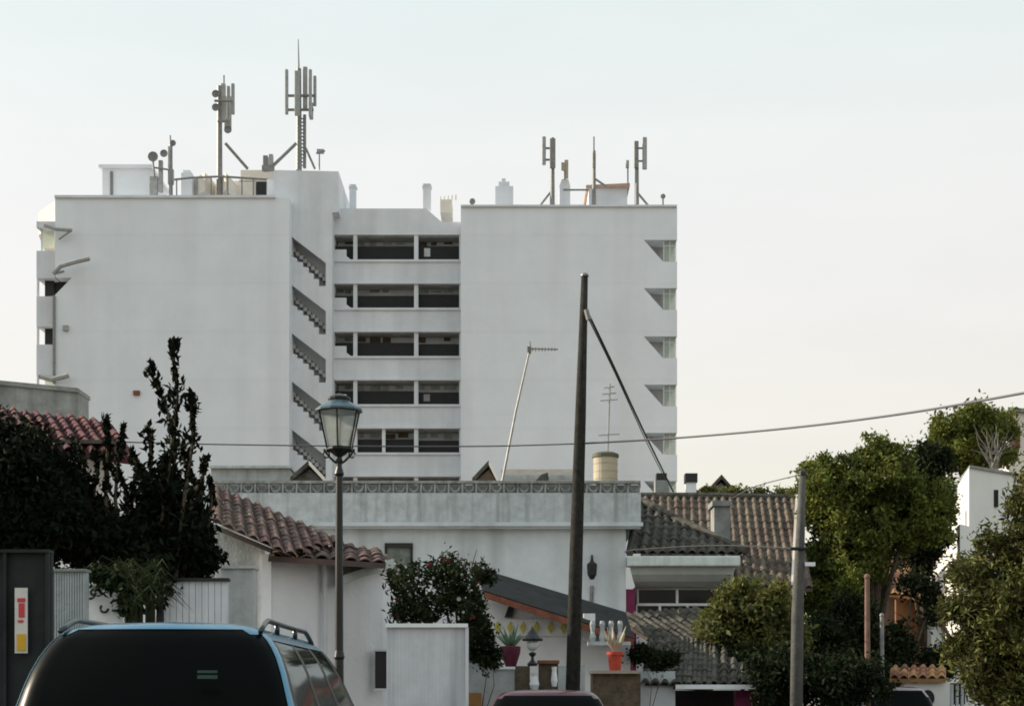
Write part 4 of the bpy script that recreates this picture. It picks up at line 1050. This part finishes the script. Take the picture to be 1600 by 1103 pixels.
# green reflective sticker inside window
k = at(325, 1052, 8.62)
MB().box(k.x-.055, k.x+.055, k.y-.02, k.y-.012, k.z-.028, k.z-.008).build('window_sticker', mat('teal_sticker', (.025, .07, .058), .5), van)
MB().box(k.x-.055, k.x+.055, k.y-.02, k.y-.012, k.z+.004, k.z+.018).build('window_sticker', MATS['teal_sticker'], van)

RX = X(856, 19.5)
red = vehicle('red_car', 'dark red car seen from behind at the foot of the timber pole', 'car', (RX, 19.0, 0),
  [(.22, .78, .1, 4.1, .25), (.4, .83, 0, 4.25, .28), (.7, .84, 0, 4.2, .28), (.88, .82, .06, 4.0, .25), (.95, .80, .14, 3.3, .22), (1.08, .76, .25, 3.1, .2), (1.2, .71, .36, 2.9, .18), (1.3, .655, .45, 2.72, .16), (1.34, .62, .5, 2.65, .16),
   (1.375, .57, .55, 2.55, .16), (1.395, .49, .62, 2.4, .18), (1.41, .35, .8, 2.2, .2), (1.417, .15, 1.1, 1.9, .1)],
  (4, 8, 8), carred, carglass, sideglass, [(-.74, .75), (.74, .75), (-.74, 3.4), (.74, 3.4)])
for sd in (-1, 1): MB().box(RX+sd*.74-.07, RX+sd*.74+.07, 18.96, 19.1, .6, .85).build('tail_light', taillamp, red, bevel=.02)
MB().box(RX-.26, RX+.26, 18.93, 18.97, .5, .61).build('number_plate', frame_w, red)
dk = vehicle('dark_car', 'dark maroon car roof just showing below the trees at right', 'car', (X(1396, 36.5), 35.5, .0),
  [(.22, .78, .1, 4.1, .25), (.4, .83, 0, 4.25, .28), (.7, .84, 0, 4.2, .28), (.95, .82, .06, 4.0, .25), (1.0, .80, .14, 3.3, .22), (1.15, .75, .25, 3.1, .2), (1.3, .70, .36, 2.9, .18), (1.45, .60, .45, 2.72, .16),
   (1.5, .54, .55, 2.55, .16), (1.53, .40, .62, 2.4, .18), (1.54, .2, .8, 2.2, .1)],
  (4, 7, 7), cardark, carglass, sideglass, [(-.74, .75), (.74, .75), (-.74, 3.4), (.74, 3.4)])

# ================================================================== vegetation
# left dense shrub
SHY = 14.5
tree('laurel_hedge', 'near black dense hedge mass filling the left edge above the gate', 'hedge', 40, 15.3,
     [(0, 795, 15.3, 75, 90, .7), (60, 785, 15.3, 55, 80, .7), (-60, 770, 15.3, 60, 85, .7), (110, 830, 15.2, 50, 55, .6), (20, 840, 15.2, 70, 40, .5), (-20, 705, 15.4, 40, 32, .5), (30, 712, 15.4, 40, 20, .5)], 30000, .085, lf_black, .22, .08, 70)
sh = thing('flowering_shrub', 'tall dark shrub with upright leafy shoots in front of the hotel left wing', 'shrub', (X(240, 16), 16, 0))
core = [(140, 825, 16, 42, 45, .5), (215, 845, 16, 55, 48, .6), (282, 825, 16, 50, 58, .5), (310, 860, 16, 28, 40, .4), (180, 880, 15.6, 60, 35, .4), (225, 905, 15.3, 30, 45, .3), (275, 870, 15.8, 60, 32, .4), (260, 780, 16, 42, 36, .4), (110, 760, 16, 25, 40, .3)]
Cs = [clumps(core, 13500, .15, 45)]; Ds = [np.tile([0, 0, .4], (len(Cs[0]), 1))]
st = MB(); base = Vector((X(235, 16), 16, 0))
shoots = [([(255, 800), (268, 700), (278, 620), (272, 560), (270, 533)], 13), ([(285, 800), (300, 700), (302, 640), (297, 612)], 13), ([(270, 760), (275, 690), (258, 630), (240, 590), (236, 566)], 11),
          ([(300, 780), (318, 740), (322, 716)], 8), ([(230, 780), (236, 720), (232, 668)], 11), ([(180, 780), (184, 720), (190, 690), (193, 664)], 7), ([(165, 780), (168, 700), (166, 647)], 8),
          ([(205, 780), (214, 730), (205, 700)], 8), ([(145, 780), (152, 735), (148, 705)], 7), ([(325, 820), (332, 770), (328, 748)], 6), ([(120, 760), (125, 715), (118, 690)], 8), ([(255, 790), (250, 740), (256, 712)], 9), ([(200, 800), (195, 760), (172, 720), (160, 708)], 8), ([(150, 820), (140, 770), (133, 738)], 8), ([(310, 820), (314, 770), (288, 720), (286, 690)], 10), ([(240, 800), (224, 750), (219, 730)], 8)]
for path, wd in shoots:
    dy = random.uniform(-.4, .3); pp = [at(a, b, 16+dy) for a, b in path]
    st.tube([base]+pp, [.05]+[.02-.014*i/len(pp) for i in range(len(pp))], 6)
    Ln = sum((pp[i+1]-pp[i]).length for i in range(len(pp)-1))
    nn = int(Ln*190)
    ts = rng.uniform(0, 1, nn); k = (ts*(len(pp)-1)).astype(int); fr_ = ts*(len(pp)-1)-k
    A_ = np.array([list(p) for p in pp]); q = A_[k]*(1-fr_)[:, None]+A_[np.minimum(k+1, len(pp)-1)]*fr_[:, None]
    tuft = .55+.45*np.sin(ts*Ln*15+wd)
    off = rng.normal(size=(nn, 3))*wd*16/F*.72*tuft[:, None]*(1.15-ts*.55)[:, None]
    Cs.append(q+off); dd = off*8; dd[:, 2] += .8; Ds.append(dd)
st.build('stems', bark, sh, smooth=True)
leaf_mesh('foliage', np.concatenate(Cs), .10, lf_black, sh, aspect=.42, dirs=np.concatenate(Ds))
# strands of long leaves near the painted panel
st2 = thing('arching_plant', 'long narrow arching leaves hanging over the panel behind the van roof', 'plant', (X(205, 14), 14, 0))
mb = MB()
for k in range(150):
    b0 = at(random.uniform(190, 252), random.uniform(880, 950), 14+random.uniform(-.3, .3)); a = random.uniform(0, 2*PI); L_ = random.uniform(.15, .38)
    mid = b0+Vector((math.cos(a)*L_*.5, math.sin(a)*L_*.3, L_*.25)); tip = b0+Vector((math.cos(a)*L_, math.sin(a)*L_*.6, -L_*random.uniform(0, .6)))
    w_ = Vector((0, 0, .007)); mb.add([b0-w_, mid-w_, tip, mid+w_, b0+w_], [(0, 1, 3, 4), (1, 2, 3)])
for k in range(5): mb.tube([(X(205+8*k, 14), 14, 0), at(205+8*k, 900, 14)], .015, 5)
mb.build('fronds', lf_shrub, st2)
leaf_mesh('leaves', clumps([(150, 902, 13.2, 22, 10, .15), (185, 905, 13.2, 14, 14, .15), (196, 935, 13.3, 8, 26, .12), (165, 912, 13.25, 12, 10, .1)], 900, .07, 40), .07, lf_shrub, st2, aspect=.45)
# flowering bush mid
fb = thing('flowering_bush', 'loose dark oleander with a few red and white blooms above the ribbed sheet fence', 'bush', (X(680, 23), 23, 0))
bl = [(640, 925, 23, 42, 45, .8), (690, 915, 23, 50, 45, .8), (735, 935, 23, 38, 48, .7), (660, 950, 23, 50, 30, .7), (745, 985, 23.3, 24, 38, .5), (705, 888, 23, 28, 18, .4), (620, 905, 23, 18, 24, .4), (750, 900, 23.2, 22, 18, .4)]
limbs(fb, (X(680, 23), 23, 0), [at(a[0], a[1], a[2]) for a in bl], .06)
cc = clumps(bl, 6000, .15, 60); leaf_mesh('foliage', cc, .10, lf_shrub, fb, aspect=.35)
sel = rng.choice(np.where(cc[:, 1] < 22.9)[0], 46, replace=False)
def bloom(m):
    b = MB()
    for k in range(6):
        a = k*PI/3; d = Vector((math.cos(a), -.5, math.sin(a)))*.036; e = Vector((-math.sin(a), 0, math.cos(a)))*.018
        b.add([(0, 0, 0), d*.6+e, d, d*.6-e], [(0, 1, 2, 3)])
    me = bpy.data.meshes.new('flower'); me.from_pydata([tuple(v) for v in b.v], [], b.f); me.materials.append(m); return me
m_r, m_w = bloom(pink), bloom(whitefl)
for n_, k in enumerate(sel):
    o = bpy.data.objects.new('flower', m_r if n_ < 20 else m_w); COL.objects.link(o); o.parent = fb
    o.location = Vector(cc[k])-ORG[fb.name]+Vector((0, -.03, 0)); o.rotation_euler = (random.uniform(-.6, .6), random.uniform(0, 6), random.uniform(-.8, .8)); o.scale = [random.choice((.5, .7, .7, 1.0))]*3
stk = MB()
for p, q in ((717, 862), (745, 858), (727, 872), (700, 875), (757, 868)): stk.tube([at(700+(p-700)*.6, 920, 23), at(p, q, 23)], [.012, .005], 5)
stk.build('twigs', bark, fb)
# climbing green patch left of lean-to pier
# right yellowish bush in front of tiled house
tree('round_bush', 'yellow green leafy bush in front of the tiled house gable', 'bush', 1180, 36,
     [(1150, 975, 36, 40, 42, .9), (1200, 960, 36, 42, 45, .9), (1180, 1000, 36, 52, 50, 1), (1225, 1000, 36, 30, 50, .8), (1120, 990, 36.4, 28, 28, .7), (1215, 1050, 36, 45, 50, .8), (1150, 925, 36.2, 22, 18, .5)], 17000, .15, lf_yel, .26, .1, 50)
tree('round_bush', 'dark low bush in the shade between porch and concrete pole', 'bush', 1215, 33,
     [(1215, 1065, 33, 42, 45, .8), (1150, 1040, 35.4, 40, 25, .5), (1290, 1070, 33, 50, 50, .9), (1340, 1075, 33.5, 45, 40, .9)], 12000, .13, lf_dkg, .25, .08, 50)
tree('small_shrub', 'little dark green shrub at the left foot of the diagonal tiled porch', 'shrub', 1010, 32.8,
     [(1022, 1034, 32.8, 24, 13, .4), (1000, 1024, 32.8, 14, 14, .4), (1045, 1030, 32.8, 14, 10, .3)], 3500, .09, lf_dkg, .13, .015, 40)
tree('hedge_bush', 'small leafy shrub between sheet fence and agave pot', 'shrub', 745, 25,
     [(745, 1000, 25, 22, 26, .4), (770, 1030, 25.2, 18, 14, .3)], 3000, .08, lf_shrub, .12, .018, 40)
# big tree right
tree('broad_tree', 'large round crowned green tree right of the concrete pole', 'tree', 1370, 46,
     [(1300, 790, 46, 48, 60, 2), (1375, 745, 46, 50, 52, 2), (1340, 830, 46, 80, 75, 2.2), (1420, 800, 46, 52, 75, 2), (1290, 880, 46, 45, 75, 1.8), (1340, 880, 46, 42, 46, 2), (1376, 706, 46, 20, 22, .8), (1335, 742, 46, 30, 32, 1.2), (1412, 748, 46.4, 20, 26, .9), (1300, 960, 45, 45, 60, 1.5), (1275, 760, 46, 24, 34, 1)],
     80000, .14, lf_tree, .24, .22, 60)
tree('dark_conifer', 'dark pointed tree between the broad tree and the white cubic house', 'tree', 1442, 50,
     [(1440, 740, 50, 22, 45, .9), (1442, 800, 50, 34, 60, 1.2), (1432, 850, 50, 30, 30, 1.0), (1460, 720, 50, 18, 22, .7), (1450, 840, 50, 30, 50, 1)], 20000, .17, lf_dkg, .32, .16, 60)
tree('pine_tree', 'bright topped tree on the skyline behind the white cubic house', 'tree', 1520, 68,
     [(1500, 685, 68, 44, 34, 2), (1545, 670, 68, 38, 30, 2), (1520, 665, 68, 32, 24, 1.6), (1480, 700, 68, 26, 24, 1.4), (1540, 710, 68, 40, 30, 2), (1500, 720, 68, 40, 22, 2)], 24000, .2, lf_tree, .36, .22, 60)
tb2 = thing('bare_tree', 'leafless grey branches before the skyline tree beside the beige block', 'tree', (X(1555, 64), 64, 0))
mb = MB(); b0 = at(1556, 745, 66)
mb.tube([(b0.x, 66, 0), b0], [.14, .08], 7)
for k in range(9):
    m1_ = at(random.uniform(1540, 1570), random.uniform(700, 725), 66+random.uniform(-1, 1))
    mb.tube([b0, b0.lerp(m1_, .5)+Vector((random.uniform(-.2, .2), 0, 0)), m1_], [.06, .045, .035], 5)
    for q_ in range(5):
        tip = m1_+Vector((random.uniform(-.75, .75), random.uniform(-.4, .4), random.uniform(.1, 1.3)))
        mb.tube([m1_, m1_.lerp(tip, .5)+Vector((random.uniform(-.15, .15), 0, .05)), tip], [.03, .02, .008], 4)
mb.build('branches', mat('grey_twig', (.22, .21, .18), .9), tb2)
# right foreground shrub
tree('broadleaf_shrub', 'large sunlit olive green shrub filling the right edge in the foreground', 'shrub', 1570, 21,
     [(1612, 845, 21, 42, 74, .9), (1572, 915, 21, 48, 62, .9), (1610, 940, 21, 60, 90, 1), (1535, 975, 21, 50, 55, .9), (1560, 1040, 21, 60, 70, 1), (1600, 1060, 21, 60, 70, 1), (1508, 900, 21, 24, 28, .5), (1612, 752, 21, 14, 22, .3), (1670, 850, 21.4, 60, 110, 1), (1500, 955, 21, 20, 24, .5), (1530, 1060, 20.8, 24, 50, .4), (1492, 1020, 21, 12, 30, .3), (1545, 850, 21, 16, 24, .3)],
     38000, .105, lf_oliv, .15, .12, 32, aspect=.4)
# understory right
tree('understory_tree', 'dark shaded tree behind the two thin poles', 'tree', 1400, 42,
     [(1330, 990, 42, 40, 50, 1), (1290, 1020, 41, 40, 50, 1), (1402, 1010, 42, 18, 30, .8), (1345, 1030, 42, 40, 40, 1), (1400, 1050, 42, 30, 14, .8), (1425, 915, 43, 20, 14, .5), (1466, 1040, 42.6, 20, 26, .5), (1454, 950, 42.8, 9, 34, .4)], 19000, .15, lf_dkg, .28, .14, 60)
tree('ridge_creeper', 'yellow green creeper showing along the far side of the brown ridge', 'vine', 1170, 50.5,
     [(1105, 770, 50.5, 16, 6, .3), (1165, 772, 50.5, 36, 7, .4), (1215, 772, 50.5, 30, 8, .4), (1243, 778, 50, 14, 12, .4)], 2600, .14, lf_yel, .15, .05, 40)
# far trees behind everything so the street end does not open onto bare ground
far = MB()
Cf = clumps([(1180+40*k, 1010+random.uniform(-15, 15), 90, 40, 60, 2) for k in range(14)], 26000, .8, 60)
ft = thing('far_tree_belt', 'dark belt of trees far behind the right hand gardens', 'trees', (X(1400, 90), 90, 0)); ft['kind'] = 'stuff'
leaf_mesh('foliage', Cf, .5, lf_dkg, ft)

# ================================================================== light, world, camera
SUN_EL = math.radians(24); SUN_AZ = math.radians(-74)      # azimuth from +Y towards +X
sd = Vector((math.sin(SUN_AZ)*math.cos(SUN_EL), math.cos(SUN_AZ)*math.cos(SUN_EL), math.sin(SUN_EL)))
ld = bpy.data.lights.new('sun', 'SUN'); ld.energy = 5.0; ld.angle = math.radians(.5); ld.color = (1, .87, .70)
lo_ = bpy.data.objects.new('sun', ld); COL.objects.link(lo_); lo_.rotation_euler = (-sd).to_track_quat('-Z', 'Y').to_euler()
lo_.location = sd*200
W = bpy.data.worlds.new('World'); sc.world = W; W.use_nodes = True
nt = W.node_tree; bg = nt.nodes['Background']
sky = nt.nodes.new('ShaderNodeTexSky'); sky.sky_type = 'NISHITA'; sky.sun_disc = False
sky.sun_elevation = SUN_EL; sky.sun_rotation = SUN_AZ; sky.dust_density = 3.0; sky.air_density = 1.0; sky.ozone_density = 1.0; sky.altitude = 20
tcw = nt.nodes.new('ShaderNodeTexCoord'); sx = nt.nodes.new('ShaderNodeSeparateXYZ'); nt.links.new(tcw.outputs['Generated'], sx.inputs[0])
cr = nt.nodes.new('ShaderNodeValToRGB'); nt.links.new(sx.outputs['Z'], cr.inputs['Fac'])
el = cr.color_ramp.elements
el[0].position = 0.0; el[0].color = (.95, .885, .72, 1); el[1].position = .55; el[1].color = (.80, .92, .93, 1)
for p_, c_ in ((.13, (.95, .90, .775, 1)), (.24, (.97, .935, .885, 1)), (.31, (.96, .95, .905, 1)), (.41, (.88, .955, .91, 1))):
    e_ = el.new(p_); e_.color = c_
vm = nt.nodes.new('ShaderNodeVectorMath'); vm.operation = 'SCALE'; vm.inputs['Scale'].default_value = 9.0
nt.links.new(cr.outputs['Color'], vm.inputs[0])
mpw = nt.nodes.new('ShaderNodeMapping'); mpw.inputs['Scale'].default_value = (1, 1, 4); nt.links.new(tcw.outputs['Generated'], mpw.inputs[0])
nzw = nt.nodes.new('ShaderNodeTexNoise'); nzw.inputs['Scale'].default_value = 5; nzw.inputs['Detail'].default_value = 5; nt.links.new(mpw.outputs[0], nzw.inputs['Vector'])
mrw = nt.nodes.new('ShaderNodeMapRange'); mrw.inputs[1].default_value = .3; mrw.inputs[2].default_value = .7; mrw.inputs[3].default_value = 8.8; mrw.inputs[4].default_value = 9.25
nt.links.new(nzw.outputs['Fac'], mrw.inputs[0]); nt.links.new(mrw.outputs[0], vm.inputs['Scale'])
mx = nt.nodes.new('ShaderNodeMix'); mx.data_type = 'RGBA'; mx.inputs[0].default_value = .75
nt.links.new(sky.outputs[0], mx.inputs[6]); nt.links.new(vm.outputs[0], mx.inputs[7])
nt.links.new(mx.outputs[2], bg.inputs['Color']); bg.inputs['Strength'].default_value = .10

cd = bpy.data.cameras.new('camera'); cam = bpy.data.objects.new('camera', cd); COL.objects.link(cam)
cam.location = (0, 0, CAMZ); cam.rotation_euler = (PI/2, 0, 0)
cd.sensor_width = 36; cd.lens = F/1600*36; cd.shift_y = (HOR-551.5)/1600; cd.clip_end = 8000; cd.clip_start = .1
sc.camera = cam
sc.view_settings.view_transform = 'Standard'; sc.view_settings.look = 'None'; sc.view_settings.exposure = .33; sc.view_settings.gamma = 1
sc.cycles.filter_width = 1.8
sc.render.resolution_x = 1024; sc.render.resolution_y = 705
